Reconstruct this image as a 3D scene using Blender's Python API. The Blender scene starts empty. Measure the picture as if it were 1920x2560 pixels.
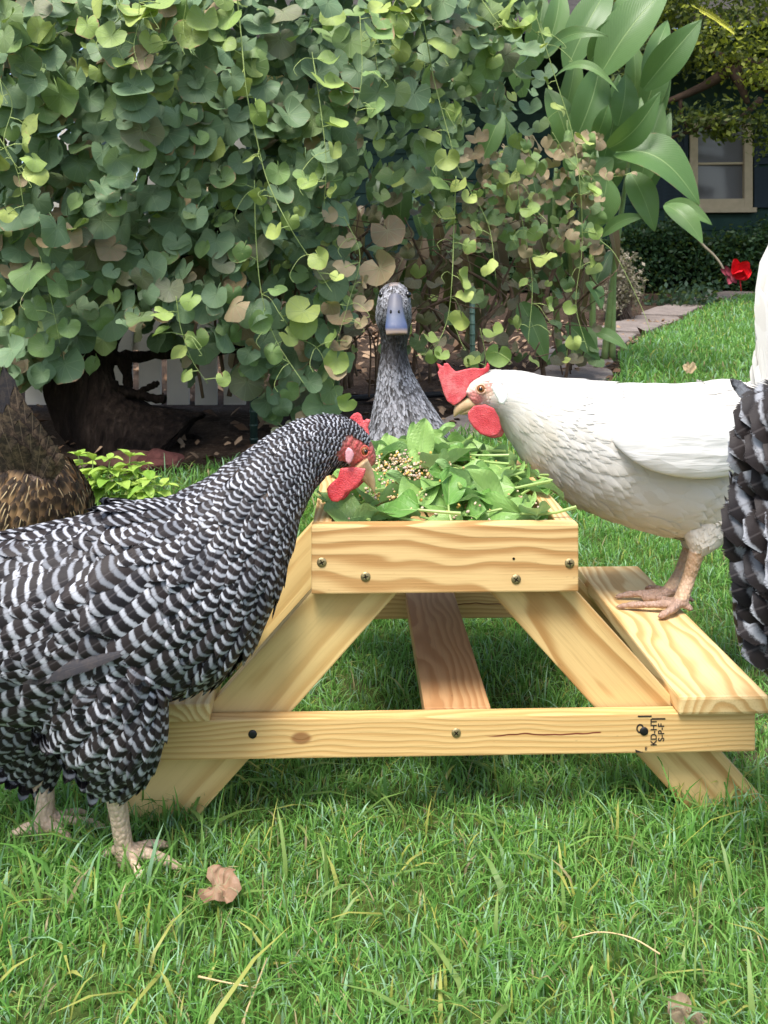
import bpy, bmesh, math, random
import numpy as np
from mathutils import Vector, Matrix, noise as mnoise

random.seed(7)
RNG = np.random.default_rng(11)
scene = bpy.context.scene
COL = scene.collection
R = math.radians

# ---------------------------------------------------------------- camera, sky, sun, exposure
CAM_H = 0.546          # eye height in metres
FPX = 2300.0           # focal length in pixels of a 1920 px wide frame
HOR = 715.0            # horizon row of the 1920 x 2560 frame
cam_data = bpy.data.cameras.new('camera')
cam = bpy.data.objects.new('camera', cam_data)
COL.objects.link(cam)
cam.location = (0, 0, CAM_H)
cam.rotation_euler = (R(90), 0, 0)
cam_data.sensor_fit = 'HORIZONTAL'
cam_data.sensor_width = 36.0
cam_data.lens = 36.0 * FPX / 1920.0
cam_data.shift_y = -(1280.0 - HOR) / 1920.0
cam_data.clip_start = 0.02
cam_data.clip_end = 400
cam_data.dof.use_dof = True
cam_data.dof.focus_distance = 1.05
cam_data.dof.aperture_fstop = 40
scene.camera = cam

SUN_EL, SUN_AZ = 64.0, 202.0     # soft sun, high, from behind the camera a little to its left
world = bpy.data.worlds.new('World')
scene.world = world
world.use_nodes = True
wn = world.node_tree
wn.nodes.clear()
sky = wn.nodes.new('ShaderNodeTexSky')
sky.sky_type = 'NISHITA'
sky.sun_disc = False
sky.sun_elevation = R(SUN_EL)
sky.sun_rotation = R(SUN_AZ)
sky.dust_density = 3.0
sky.ozone_density = 0.6
bg = wn.nodes.new('ShaderNodeBackground')
bg.inputs['Strength'].default_value = 0.082
wo = wn.nodes.new('ShaderNodeOutputWorld')
wn.links.new(sky.outputs[0], bg.inputs[0])
wn.links.new(bg.outputs[0], wo.inputs[0])

sun_data = bpy.data.lights.new('sun', 'SUN')
sun_data.energy = 1.5
sun_data.angle = R(22)
sun_data.color = (1.0, 0.97, 0.93)
sun = bpy.data.objects.new('sun', sun_data)
COL.objects.link(sun)
_az, _el = R(SUN_AZ), R(SUN_EL)
_d = Vector((math.sin(_az) * math.cos(_el), math.cos(_az) * math.cos(_el), math.sin(_el)))
sun.rotation_euler = _d.to_track_quat('Z', 'Y').to_euler()
sun.location = (0, -2, 5)

scene.view_settings.view_transform = 'Standard'
scene.view_settings.look = 'None'
scene.view_settings.gamma = 1.0
scene.view_settings.use_curve_mapping = False
scene.view_settings.exposure = 1.88
scene.render.engine = 'CYCLES'
scene.cycles.max_bounces = 7
scene.cycles.diffuse_bounces = 4
scene.cycles.transparent_max_bounces = 8
scene.cycles.use_denoising = True

# ---------------------------------------------------------------- helpers
def W(px, py, Y):
    """a point at real distance Y in front of the camera"""
    return Vector(((px - 960.0) / FPX * Y, Y, CAM_H - (py - HOR) / FPX * Y))

def M(px, Y):
    return px / FPX * Y

def Gz(y):
    """height of the ground, gently rising away from the camera"""
    y = np.asarray(y, dtype=float)
    z = np.where(y < 1.4, 0.0, np.where(y < 4.0, 0.08 * (y - 1.4), 0.208 + 0.05 * (np.minimum(y, 12.0) - 4.0)))
    return z

def gz(y):
    return float(Gz(y))

def ghit(px, py):
    """the ground point seen at a pixel"""
    lo, hi = 0.3, 30.0
    k = (py - HOR) / FPX
    for _ in range(60):
        mid = 0.5 * (lo + hi)
        if CAM_H - k * mid > gz(mid):
            lo = mid
        else:
            hi = mid
    return Vector(((px - 960.0) / FPX * lo, lo, gz(lo)))

def tag(o, label=None, cat=None, group=None, kind=None):
    if label: o['label'] = label
    if cat: o['category'] = cat
    if group: o['group'] = group
    if kind: o['kind'] = kind
    return o

def setparent(o, p):
    if p is not None:
        o.parent = p
        o.matrix_parent_inverse = p.matrix_basis.inverted()

def empty(name, loc, label=None, cat=None, group=None, rz=0.0):
    o = bpy.data.objects.new(name, None)
    o.empty_display_size = 0.05
    o.location = loc
    o.rotation_euler = (0, 0, rz)
    COL.objects.link(o)
    return tag(o, label, cat, group)

def link(name, me, mat=None, parent=None, smooth=True):
    if mat is not None:
        ms = mat if isinstance(mat, (list, tuple)) else [mat]
        if len(me.materials) == 0:
            for m in ms: me.materials.append(m)
    if smooth and len(me.polygons):
        me.polygons.foreach_set('use_smooth', np.ones(len(me.polygons), dtype=bool))
    o = bpy.data.objects.new(name, me)
    COL.objects.link(o)
    setparent(o, parent)
    return o

def np_mesh(name, V, F, attrs=None):
    """V (n,3); F (m,k) uniform polygons; attrs: name -> (kind, array)"""
    V = np.asarray(V, dtype=np.float32); F = np.asarray(F, dtype=np.int32)
    me = bpy.data.meshes.new(name)
    me.vertices.add(len(V)); me.vertices.foreach_set('co', V.ravel())
    k = F.shape[1]
    me.loops.add(F.size); me.loops.foreach_set('vertex_index', F.ravel())
    me.polygons.add(len(F))
    me.polygons.foreach_set('loop_start', np.arange(0, F.size, k, dtype=np.int32))
    me.polygons.foreach_set('loop_total', np.full(len(F), k, dtype=np.int32))
    for an, (kind, arr) in (attrs or {}).items():
        a = me.attributes.new(an, kind, 'POINT')
        a.data.foreach_set('color' if kind == 'FLOAT_COLOR' else ('vector' if kind == 'FLOAT_VECTOR' else 'value'),
                           np.asarray(arr, dtype=np.float32).ravel())
    me.update(calc_edges=True)
    me.validate()
    return me

def py_mesh(name, V, F):
    me = bpy.data.meshes.new(name)
    me.from_pydata([tuple(v) for v in V], [], [tuple(f) for f in F])
    me.update()
    return me

class MB:
    """collects shapes into one mesh"""
    def __init__(s): s.V = []; s.F = []
    def add(s, V, F):
        b = len(s.V); s.V += [tuple(v) for v in V]; s.F += [tuple(i + b for i in f) for f in F]
        return s
    def tube(s, P, rad, n=8, cap=True):
        V, F = tube(P, rad, n, cap); return s.add(V, F)
    def box(s, x0, x1, y0, y1, z0, z1):
        V = [(x, y, z) for x in (x0, x1) for y in (y0, y1) for z in (z0, z1)]
        F = [(0, 1, 3, 2), (4, 6, 7, 5), (0, 4, 5, 1), (2, 3, 7, 6), (0, 2, 6, 4), (1, 5, 7, 3)]
        return s.add(V, F)
    def build(s, name, mat, parent=None, smooth=True):
        return link(name, py_mesh(name, s.V, s.F), mat, parent, smooth)

def tube(P, rad, n=8, cap=True):
    P = [Vector(p) for p in P]
    m = len(P)
    if not isinstance(rad, (list, tuple, np.ndarray)): rad = [rad] * m
    V, F = [], []
    ref = None
    for i in range(m):
        t = (P[min(i + 1, m - 1)] - P[max(i - 1, 0)])
        t = t.normalized() if t.length > 1e-9 else Vector((0, 0, 1))
        if ref is None:
            ref = Vector((0, 0, 1)) if abs(t.z) < 0.9 else Vector((1, 0, 0))
        a = ref - t * ref.dot(t)
        if a.length < 1e-6: a = t.orthogonal()
        a.normalize(); b = t.cross(a); ref = a
        for j in range(n):
            an = 2 * math.pi * j / n
            V.append(P[i] + (a * math.cos(an) + b * math.sin(an)) * rad[i])
    for i in range(m - 1):
        for j in range(n):
            F.append((i * n + j, i * n + (j + 1) % n, (i + 1) * n + (j + 1) % n, (i + 1) * n + j))
    if cap:
        F.append(tuple(reversed(range(n)))); F.append(tuple(range((m - 1) * n, m * n)))
    return V, F

def crom(P, n):
    """Catmull-Rom through rows of P, n samples"""
    P = np.asarray(P, dtype=float)
    Q = np.vstack([2 * P[0] - P[1], P, 2 * P[-1] - P[-2]])
    m = len(P) - 1
    out = []
    for u in np.linspace(0, m, n):
        i = min(int(u), m - 1); t = u - i
        p0, p1, p2, p3 = Q[i], Q[i + 1], Q[i + 2], Q[i + 3]
        out.append(0.5 * (2 * p1 + (p2 - p0) * t + (2 * p0 - 5 * p1 + 4 * p2 - p3) * t * t + (3 * p1 - p0 - 3 * p2 + p3) * t ** 3))
    return np.array(out)

def applied(me, mods):
    """mesh with modifiers applied, no operators"""
    o = bpy.data.objects.new('tmp', me); COL.objects.link(o)
    for kind, props in mods:
        m = o.modifiers.new(kind, kind)
        for k, v in props.items(): setattr(m, k, v)
    dg = bpy.context.evaluated_depsgraph_get(); dg.update()
    new = bpy.data.meshes.new_from_object(o.evaluated_get(dg), depsgraph=dg)
    bpy.data.objects.remove(o)
    return new

# ---------------------------------------------------------------- node helpers
class NT:
    def __init__(s, name, rough=0.6, spec=0.3):
        s.m = bpy.data.materials.new(name); s.m.use_nodes = True
        s.t = s.m.node_tree; s.n = s.t.nodes; s.l = s.t.links
        s.b = s.n['Principled BSDF']; s.out = s.n['Material Output']
        s.b.inputs['Roughness'].default_value = rough
        s.b.inputs['Specular IOR Level'].default_value = spec
    def put(s, sock, v):
        if v is None: return
        if hasattr(v, 'is_output'): s.l.new(v, sock)
        else: sock.default_value = v
    def math(s, op, a, b=None, c=None, clamp=False):
        n = s.n.new('ShaderNodeMath'); n.operation = op; n.use_clamp = clamp
        s.put(n.inputs[0], a); s.put(n.inputs[1], b); s.put(n.inputs[2], c)
        return n.outputs[0]
    def vmath(s, op, a, b=None):
        n = s.n.new('ShaderNodeVectorMath'); n.operation = op
        s.put(n.inputs[0], a); s.put(n.inputs[1], b)
        return n.outputs['Value'] if op in ('LENGTH', 'DISTANCE', 'DOT_PRODUCT') else n.outputs[0]
    def mix(s, f, a, b, mode='MIX'):
        n = s.n.new('ShaderNodeMix'); n.data_type = 'RGBA'; n.blend_type = mode
        s.put(n.inputs['Factor'], f)
        s.put(n.inputs[6], a if hasattr(a, 'is_output') else (*a, 1)); s.put(n.inputs[7], b if hasattr(b, 'is_output') else (*b, 1))
        return n.outputs[2]
    def noise(s, vec, scale=5, detail=3, rough=0.5, color=False, dist=0.0):
        n = s.n.new('ShaderNodeTexNoise'); s.put(n.inputs['Vector'], vec)
        n.inputs['Scale'].default_value = scale; n.inputs['Detail'].default_value = detail
        n.inputs['Roughness'].default_value = rough; n.inputs['Distortion'].default_value = dist
        return n.outputs[1] if color else n.outputs[0]
    def voronoi(s, vec, scale, feature='F1'):
        n = s.n.new('ShaderNodeTexVoronoi'); n.feature = feature; s.put(n.inputs['Vector'], vec)
        n.inputs['Scale'].default_value = scale
        return n.outputs[0]
    def co(s, which='Object'):
        return s.n.new('ShaderNodeTexCoord').outputs[which]
    def mapping(s, vec, loc=(0, 0, 0), rot=(0, 0, 0), scale=(1, 1, 1)):
        n = s.n.new('ShaderNodeMapping'); s.put(n.inputs[0], vec)
        n.inputs[1].default_value = loc; n.inputs[2].default_value = rot; n.inputs[3].default_value = scale
        return n.outputs[0]
    def sep(s, vec):
        n = s.n.new('ShaderNodeSeparateXYZ'); s.put(n.inputs[0], vec); return n.outputs
    def comb(s, x, y, z):
        n = s.n.new('ShaderNodeCombineXYZ')
        s.put(n.inputs[0], x); s.put(n.inputs[1], y); s.put(n.inputs[2], z); return n.outputs[0]
    def attr(s, name, out='Color'):
        n = s.n.new('ShaderNodeAttribute'); n.attribute_name = name; return n.outputs[out]
    def ramp(s, f, stops):
        n = s.n.new('ShaderNodeValToRGB'); s.put(n.inputs[0], f)
        e = n.color_ramp.elements
        while len(e) < len(stops): e.new(0.5)
        for i, (p, c) in enumerate(stops):
            e[i].position = p; e[i].color = (*c, 1) if len(c) == 3 else c
        return n.outputs[0]
    def step(s, x, a, b):
        n = s.n.new('ShaderNodeMapRange'); n.interpolation_type = 'SMOOTHSTEP'
        s.put(n.inputs[0], x); n.inputs[1].default_value = a; n.inputs[2].default_value = b
        return n.outputs[0]
    def objinfo(s, out): return s.n.new('ShaderNodeObjectInfo').outputs[out]
    def bump(s, h, strength=0.3, dist=0.002):
        n = s.n.new('ShaderNodeBump'); s.put(n.inputs['Height'], h)
        n.inputs['Strength'].default_value = strength; n.inputs['Distance'].default_value = dist
        s.l.new(n.outputs[0], s.b.inputs['Normal'])
    def color(s, c): s.put(s.b.inputs['Base Color'], c if hasattr(c, 'is_output') else (*c, 1)); return s
    def translucent(s, c, fac=0.35):
        tr = s.n.new('ShaderNodeBsdfTranslucent'); s.put(tr.inputs[0], c if hasattr(c, 'is_output') else (*c, 1))
        mx = s.n.new('ShaderNodeMixShader'); mx.inputs[0].default_value = fac
        s.l.new(s.b.outputs[0], mx.inputs[1]); s.l.new(tr.outputs[0], mx.inputs[2])
        s.l.new(mx.outputs[0], s.out.inputs[0])

def plain(name, c, rough=0.6, spec=0.3, var=0.25, scale=30, bump=0.0, metal=0.0):
    t = NT(name, rough, spec)
    n = t.noise(t.co('Object'), scale, 4, 0.6)
    c = np.array(c, float)
    t.color(t.ramp(n, [(0.25, tuple(c * (1 - var))), (0.75, tuple(np.minimum(c * (1 + var), 1)))]))
    t.b.inputs['Metallic'].default_value = metal
    if bump: t.bump(n, bump, 0.003)
    return t.m
# ---------------------------------------------------------------- ground, lawn, path
def mat_soil():
    t = NT('soil', 0.95, 0.1)
    co = t.co('Object')
    n1 = t.noise(co, 9, 6, 0.65); n2 = t.noise(co, 70, 4, 0.7)
    c = t.ramp(n1, [(0.3, (0.022, 0.014, 0.009)), (0.55, (0.055, 0.036, 0.024)), (0.8, (0.11, 0.078, 0.054))])
    c = t.mix(t.step(n2, 0.5, 0.8), c, (0.14, 0.105, 0.078))
    t.color(c); t.bump(t.math('ADD', n1, n2), 0.8, 0.02)
    return t.m
SOIL = mat_soil()

def sheet(name, xs, ys, zoff, mat):
    V = [(x, y, gz(y) + zoff) for y in ys for x in xs]
    n = len(xs)
    F = [(j * n + i, j * n + i + 1, (j + 1) * n + i + 1, (j + 1) * n + i) for j in range(len(ys) - 1) for i in range(n - 1)]
    return link(name, py_mesh(name, V, F), mat)

ys = [-60, -10, -2, 0] + list(np.linspace(0.3, 12, 79)) + [20, 60, 200]
xs = [-150, -30, -8] + list(np.linspace(-4, 5, 19)) + [9, 30, 150]
tag(sheet('ground', xs, ys, 0.0, SOIL), 'brown garden soil of the planting bed', 'ground', kind='structure')

EDGE_PX = [(-700, 1260), (300, 1215), (600, 1160), (880, 1100), (1130, 1090), (1350, 1072), (1480, 1000), (1556, 940), (1546, 895),
           (1600, 853), (1682, 817), (1745, 782), (1792, 760), (1889, 738)]
EDGE = [ghit(*p) for p in EDGE_PX]
LAWN_POLY = [(-3.0, -1.0), (-3.0, 1.95)] + [(p.x, p.y) for p in EDGE] + [(6.5, 9.6), (6.5, -1.0)]

def inside(X, Y, poly):
    r = np.zeros(len(X), bool)
    n = len(poly)
    for i in range(n):
        x0, y0 = poly[i]; x1, y1 = poly[(i + 1) % n]
        c = ((y0 > Y) != (y1 > Y)) & (X < (x1 - x0) * (Y - y0) / ((y1 - y0) if y1 != y0 else 1e-9) + x0)
        r ^= c
    return r

def mat_turf():
    t = NT('turf', 0.9, 0.1)
    co = t.co('Object')
    n = t.noise(co, 40, 5, 0.7); n2 = t.noise(co, 3, 3)
    c = t.ramp(n, [(0.3, (0.03, 0.05, 0.012)), (0.7, (0.09, 0.13, 0.03))])
    c = t.mix(t.step(n2, 0.5, 0.75), c, (0.10, 0.085, 0.05))
    t.color(c); t.bump(n, 0.6, 0.01)
    return t.m
def lawn_sheet():
    bm = bmesh.new()
    vs = [bm.verts.new((x, y, 0)) for x, y in LAWN_POLY]
    f = bm.faces.new(vs)
    for yc in [1.4, 2, 3, 4, 6, 8]:
        bmesh.ops.bisect_plane(bm, geom=bm.verts[:] + bm.edges[:] + bm.faces[:], plane_co=(0, yc, 0), plane_no=(0, 1, 0))
    bmesh.ops.triangulate(bm, faces=bm.faces[:])
    for v in bm.verts: v.co.z = gz(v.co.y) + 0.005
    me = bpy.data.meshes.new('lawn'); bm.to_mesh(me); bm.free()
    me.update()
    o = link('lawn', me, mat_turf(), smooth=False)
    tag(o, 'green mown lawn under the feeder table', 'lawn', kind='structure')
    return o
LAWN = lawn_sheet()

def mat_grass():
    t = NT('grass_blade', 0.45, 0.35)
    c = t.attr('Col')
    t.color(c); t.translucent(t.mix(0.5, c, (0.24, 0.47, 0.06)), 0.45)
    return t.m
GRASS = mat_grass()

def blades(X, Y, H, Wd, lean, col):
    """tapered bent blades; each seven vertices, five triangles"""
    n = len(X)
    Z = Gz(Y) + 0.003
    az = RNG.uniform(0, 2 * np.pi, n)
    ld = np.stack([np.cos(az), np.sin(az), np.zeros(n)], 1)
    tw = az + np.pi / 2 + RNG.normal(0, 0.5, n)
    sd = np.stack([np.cos(tw), np.sin(tw), np.zeros(n)], 1)
    base = np.stack([X, Y, Z], 1)
    V = np.zeros((n, 7, 3)); C = np.zeros((n, 7, 4)); C[..., 3] = 1
    ts = [0, 0.38, 0.74, 1.0]; ws = [0.75, 1.0, 0.7, 0]
    for k, (t, w) in enumerate(zip(ts, ws)):
        bend = lean * t * t
        up = H * (t - 0.35 * np.minimum(lean, 1.6) * t * t * t)
        p = base + ld * (H * bend)[:, None]
        p[:, 2] += up
        if k < 3:
            V[:, 2 * k] = p - sd * (Wd * w * 0.5)[:, None]
            V[:, 2 * k + 1] = p + sd * (Wd * w * 0.5)[:, None]
            C[:, 2 * k, :3] = col * (0.72 + 0.34 * t); C[:, 2 * k + 1, :3] = col * (0.72 + 0.34 * t)  # roots coloured darker, shade between the blades put into the colour
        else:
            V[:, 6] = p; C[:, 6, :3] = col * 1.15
    T = np.array([[0, 1, 3], [0, 3, 2], [2, 3, 5], [2, 5, 4], [4, 5, 6]])
    F = (np.arange(n)[:, None, None] * 7 + T[None]).reshape(-1, 3)
    return V.reshape(-1, 3), F, C.reshape(-1, 4)

def grass_zone(x0, x1, y0, y1, dens, h, w, clump):
    n = int((x1 - x0) * (y1 - y0) * dens)
    X = RNG.uniform(x0, x1, n); Y = RNG.uniform(y0, y1, n)
    half = 0.50 * Y + 0.25
    k = inside(X, Y, LAWN_POLY) & (np.abs(X) < half)
    X, Y = X[k], Y[k]; n = len(X)
    # patchiness
    f = np.sin(X * 17 + 3 * np.sin(Y * 11)) * np.cos(Y * 19 + 2 * np.sin(X * 13)) + 0.6 * np.sin(X * 43 + Y * 31)
    keep = RNG.uniform(0, 1, n) < np.clip(0.86 + 0.18 * f, 0.4, 1)
    X, Y, f = X[keep], Y[keep], f[keep]; n = len(X)
    H = RNG.gamma(9, h / 9, n) * (1 + 0.14 * f)
    Wd = RNG.gamma(8, w / 8, n)
    lean = np.abs(RNG.normal(0.45, 0.55, n)) + 0.08
    r = RNG.uniform(0, 1, n)
    a = np.array([0.095, 0.26, 0.045]); b = np.array([0.25, 0.46, 0.11]); c = np.array([0.25, 0.42, 0.24])
    u = RNG.uniform(0, 1, (n, 1))
    col = a * (1 - u) + b * u
    col[r > 0.8] = c * (0.8 + 0.5 * u[r > 0.8])
    y_ = (r < 0.05); col[y_] = np.array([0.40, 0.42, 0.09]) * (0.7 + 0.5 * u[y_])
    d_ = (r > 0.965); col[d_] = np.array([0.42, 0.34, 0.18]) * (0.6 + 0.6 * u[d_])
    return blades(X, Y, H, Wd, lean, col * (1 + 0.08 * f[:, None]))

parts = [grass_zone(-0.8, 0.8, 0.55, 1.05, 92000, 0.0180, 0.0015, 0),
         grass_zone(-1.2, 1.2, 1.05, 1.9, 50000, 0.022, 0.0018, 0),
         grass_zone(-0.46, -0.16, 0.74, 0.97, 16000, 0.036, 0.0022, 0),
         grass_zone(0.27, 0.44, 0.86, 1.0, 22000, 0.034, 0.0022, 0),
         grass_zone(-1.4, 1.9, 1.9, 3.4, 15000, 0.031, 0.0034, 0),
         grass_zone(-0.2, 3.2, 3.4, 6.0, 6000, 0.036, 0.0055, 0),
         grass_zone(0.4, 5.5, 6.0, 9.6, 2600, 0.042, 0.0085, 0)]
# a sprinkling of long coarse blades close to the camera
n = 800
X = RNG.uniform(-0.5, 0.5, n); Y = RNG.uniform(0.56, 1.1, n)
u = RNG.uniform(0, 1, (n, 1))
col = np.array([0.10, 0.24, 0.05]) * (1 - u) + np.array([0.25, 0.36, 0.10]) * u
yl = RNG.uniform(0, 1, n) < 0.18
col[yl] = np.array([0.45, 0.46, 0.12])
parts.append(blades(X, Y, RNG.gamma(9, 0.036 / 9, n), RNG.gamma(9, 0.0034 / 9, n), np.abs(RNG.normal(0.9, 0.6, n)), col))
off = 0; VV, FF, CC = [], [], []
for V, F, C in parts:
    VV.append(V); FF.append(F + off); CC.append(C); off += len(V)
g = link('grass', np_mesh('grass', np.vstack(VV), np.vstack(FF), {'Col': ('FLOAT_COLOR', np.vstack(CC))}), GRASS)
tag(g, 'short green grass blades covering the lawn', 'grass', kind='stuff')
print('grass blades', off // 7)

# path of flat grey stones along the lawn edge
STONE = NT('path_stone', 0.9, 0.15)
_co = STONE.co('Object'); _n = STONE.noise(_co, 14, 6, 0.65); _n2 = STONE.noise(_co, 90, 3, 0.7)
STONE.color(STONE.mix(STONE.step(_n2, 0.45, 0.75), STONE.ramp(_n, [(0.3, (0.12, 0.10, 0.088)), (0.7, (0.25, 0.215, 0.19))]), (0.24, 0.19, 0.16)))
STONE.bump(STONE.math('ADD', _n, _n2), 0.5, 0.008); STONE = STONE.m

def path():
    pts = [Vector((p.x, p.y, 0)) for p in EDGE[4:]]
    L = [0]
    for a, b in zip(pts, pts[1:]): L.append(L[-1] + (b - a).length)
    def at(s):
        for i in range(len(pts) - 1):
            if s <= L[i + 1] or i == len(pts) - 2:
                u = (s - L[i]) / max(L[i + 1] - L[i], 1e-6)
                p = pts[i].lerp(pts[i + 1], u); d = (pts[i + 1] - pts[i]).normalized()
                return p, Vector((-d.y, d.x, 0))
    base = MB(); N = 70; rows = []
    for k in range(N + 1):
        p, nrm = at(L[-1] * k / N)
        w = 0.20 + 0.05 * min(p.y, 4)
        for q in (0.0, 0.5, 1.0):
            v = p + nrm * (w * q + 0.01); base.V.append((v.x, v.y, gz(v.y) + 0.006))
    for k in range(N):
        for q in range(2):
            a = k * 3 + q; base.F.append((a, a + 1, a + 4, a + 3))
    root = base.build('path', SOIL)
    tag(root, 'path of flat grey stones along the lawn edge', 'path', kind='structure')
    rr = random.Random(4)
    s = 0.05
    while s < L[-1] - 0.3:
        ln = rr.uniform(0.55, 0.95)
        p, nrm = at(s + ln / 2); d = Vector((nrm.y, -nrm.x, 0))
        w0, w1 = (0.03, 0.15 + 0.05 * min(p.y, 4))
        bm = bmesh.new()
        outl = []
        K = 14
        for j in range(K):
            an = 2 * math.pi * j / K
            cx = abs(math.cos(an)) ** 0.35 * math.copysign(1, math.cos(an)); cy = abs(math.sin(an)) ** 0.35 * math.copysign(1, math.sin(an))
            q = p + d * (cx * ln * 0.47 * rr.uniform(0.92, 1.03)) + nrm * ((w0 + w1) / 2 + cy * (w1 - w0) / 2 * rr.uniform(0.9, 1.03))
            outl.append(q)
        zt = rr.uniform(0.014, 0.028)
        cpt = sum(outl, Vector()) / K
        lo = [bm.verts.new((q.x, q.y, gz(q.y) - 0.01)) for q in outl]
        hi = [bm.verts.new((q.x, q.y, gz(q.y) + zt - 0.005)) for q in outl]
        tp = [bm.verts.new((cpt.x + (q.x - cpt.x) * 0.95, cpt.y + (q.y - cpt.y) * 0.95, gz(q.y) + zt)) for q in outl]
        for j in range(K):
            j2 = (j + 1) % K
            bm.faces.new((lo[j], lo[j2], hi[j2], hi[j])); bm.faces.new((hi[j], hi[j2], tp[j2], tp[j]))
        bm.faces.new(tp)
        bmesh.ops.recalc_face_normals(bm, faces=bm.faces[:])
        me = bpy.data.meshes.new('flagstone'); bm.to_mesh(me); bm.free()
        link('flagstone', me, STONE, root, smooth=False)
        s += ln * 1.0
path()

# mulch and leaf litter on the bed
def litter():
    n = 2600
    X = RNG.uniform(-1.9, 2.4, n); Y = RNG.uniform(2.2, 6.0, n)
    k = ~inside(X, Y, LAWN_POLY); X, Y = X[k], Y[k]; n = len(X)
    r = RNG.gamma(5, 0.017 / 5, n) + 0.004
    Vs = np.zeros((n, 5, 3)); C = np.ones((n, 5, 4))
    az = RNG.uniform(0, 6.28, n)
    tilt = RNG.normal(0, 0.45, (n, 2))
    for j in range(4):
        an = az + j * np.pi / 2
        rr = r * RNG.uniform(0.6, 1.2, n) * (1.0 if j % 2 else 0.6)
        dx, dy = np.cos(an) * rr, np.sin(an) * rr
        Vs[:, j, 0] = X + dx; Vs[:, j, 1] = Y + dy; Vs[:, j, 2] = Gz(Y) + 0.016 + dx * tilt[:, 0] + dy * tilt[:, 1]
    Vs[:, 4] = Vs[:, :4].mean(1); Vs[:, 4, 2] += r * 0.35
    u = RNG.uniform(0, 1, (n, 1))
    C[..., :3] = (np.array([0.10, 0.055, 0.03]) * (1 - u) + np.array([0.36, 0.25, 0.16]) * u)[:, None]
    T = np.array([[0, 1, 4], [1, 2, 4], [2, 3, 4], [3, 0, 4]])
    F = (np.arange(n)[:, None, None] * 5 + T[None]).reshape(-1, 3)
    t = NT('litter', 0.85, 0.15); t.color(t.attr('Col'))
    o = link('leaf_litter', np_mesh('leaf_litter', Vs.reshape(-1, 3), F, {'Col': ('FLOAT_COLOR', C.reshape(-1, 4))}), t.m, smooth=False)
    tag(o, 'brown dry leaves and wood chips scattered over the bed', 'leaf litter', kind='stuff')
litter()
# ---------------------------------------------------------------- feeder table
def mat_wood(name, light, dark, cy, cz, spacing, warp=1.0, knots=(), streak=None, dirt=0.4):
    """ring wood: rings about an axis lying along local x at (cy, cz)"""
    t = NT(name, 0.48, 0.35)
    co = t.co('Object')
    lw = t.mapping(co, scale=(3.2, 9, 9))
    n1 = t.noise(lw, 1.0, 3, 0.5, color=True)
    off = t.vmath('MULTIPLY', t.vmath('SUBTRACT', n1, (0.5, 0.5, 0.5)), (0, 0.05 * warp, 0.05 * warp))
    kn = None
    p = t.vmath('ADD', co, off)
    kmask = 0.0
    for (kx, kz, kr) in knots:
        d = t.vmath('LENGTH', t.vmath('MULTIPLY', t.vmath('SUBTRACT', co, (kx, 0, kz)), (0.6, 0.0, 1.0)))
        bulge = t.math('DIVIDE', kr * kr * 0.8, t.math('ADD', t.math('MULTIPLY', d, d), kr * kr * 0.5))
        p = t.vmath('ADD', p, t.comb(0, 0, t.math('MULTIPLY', bulge, kr * 0.5)))
        km = t.step(d, kr, kr * 0.55)
        kmask = km if kn is None else t.math('MAXIMUM', kmask, km); kn = 1
    s = t.sep(p)
    yy = t.math('SUBTRACT', s[1], cy); zz = t.math('SUBTRACT', s[2], cz)
    r = t.math('SQRT', t.math('ADD', t.math('MULTIPLY', yy, yy), t.math('MULTIPLY', zz, zz)))
    wob = t.noise(t.mapping(co, scale=(6, 60, 60)), 1.0, 2, 0.5)
    ph = t.math('ADD', t.math('DIVIDE', r, spacing), t.math('MULTIPLY', wob, 0.5))
    saw = t.math('FRACT', ph)
    ring = t.math('MULTIPLY', t.step(saw, 0.2, 0.75), t.step(saw, 1.0, 0.86))
    fine = t.noise(t.mapping(co, scale=(14, 500, 500)), 1.0, 3, 0.6)
    big = t.noise(t.mapping(co, scale=(5, 14, 14)), 1.0, 3, 0.5)
    c = t.mix(t.math('MULTIPLY', ring, 0.85), light, dark)
    c = t.mix(t.math('MULTIPLY', t.step(fine, 0.45, 0.8), 0.28), c, tuple(np.array(dark) * 0.75))
    c = t.mix(t.math('MULTIPLY', t.step(big, 0.5, 0.8), 0.35), c, tuple(np.array(light) * 0.8 + np.array(dark) * 0.2))
    spots = t.step(t.noise(t.mapping(co, scale=(25, 60, 60)), 2.0, 4, 0.7), 0.66, 0.74)
    c = t.mix(t.math('MULTIPLY', spots, dirt), c, (0.16, 0.09, 0.05))
    if kn:
        c = t.mix(t.math('MULTIPLY', kmask, 0.75), c, (0.17, 0.055, 0.018))
    if streak:
        x0, x1, z0, w = streak
        zl = t.math('ADD', t.sep(co)[2], t.math('MULTIPLY', t.math('SUBTRACT', t.noise(co, 30, 2), 0.5), 0.006))
        m = t.math('MULTIPLY', t.step(t.math('ABSOLUTE', t.math('SUBTRACT', zl, z0)), w, w * 0.3),
                   t.math('MULTIPLY', t.step(t.sep(co)[0], x0, x0 + 0.02), t.step(t.sep(co)[0], x1 + 0.002, x1)))
        c = t.mix(m, c, (0.13, 0.02, 0.012))
    t.color(c)
    t.bump(t.math('ADD', t.math('MULTIPLY', ring, -0.5), fine), 0.22, 0.0012)
    return t.m

PINE_L, PINE_D = (0.66, 0.45, 0.20), (0.37, 0.185, 0.058)
TABLE_RZ = 1.74
TX = (1114 - 960) / FPX * 0.92
table = empty('feeder_table', (TX, 0.92, 0), 'small pine picnic-table feeder with a tray of spinach, standing on the lawn', 'feeder table', rz=R(TABLE_RZ))

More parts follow.
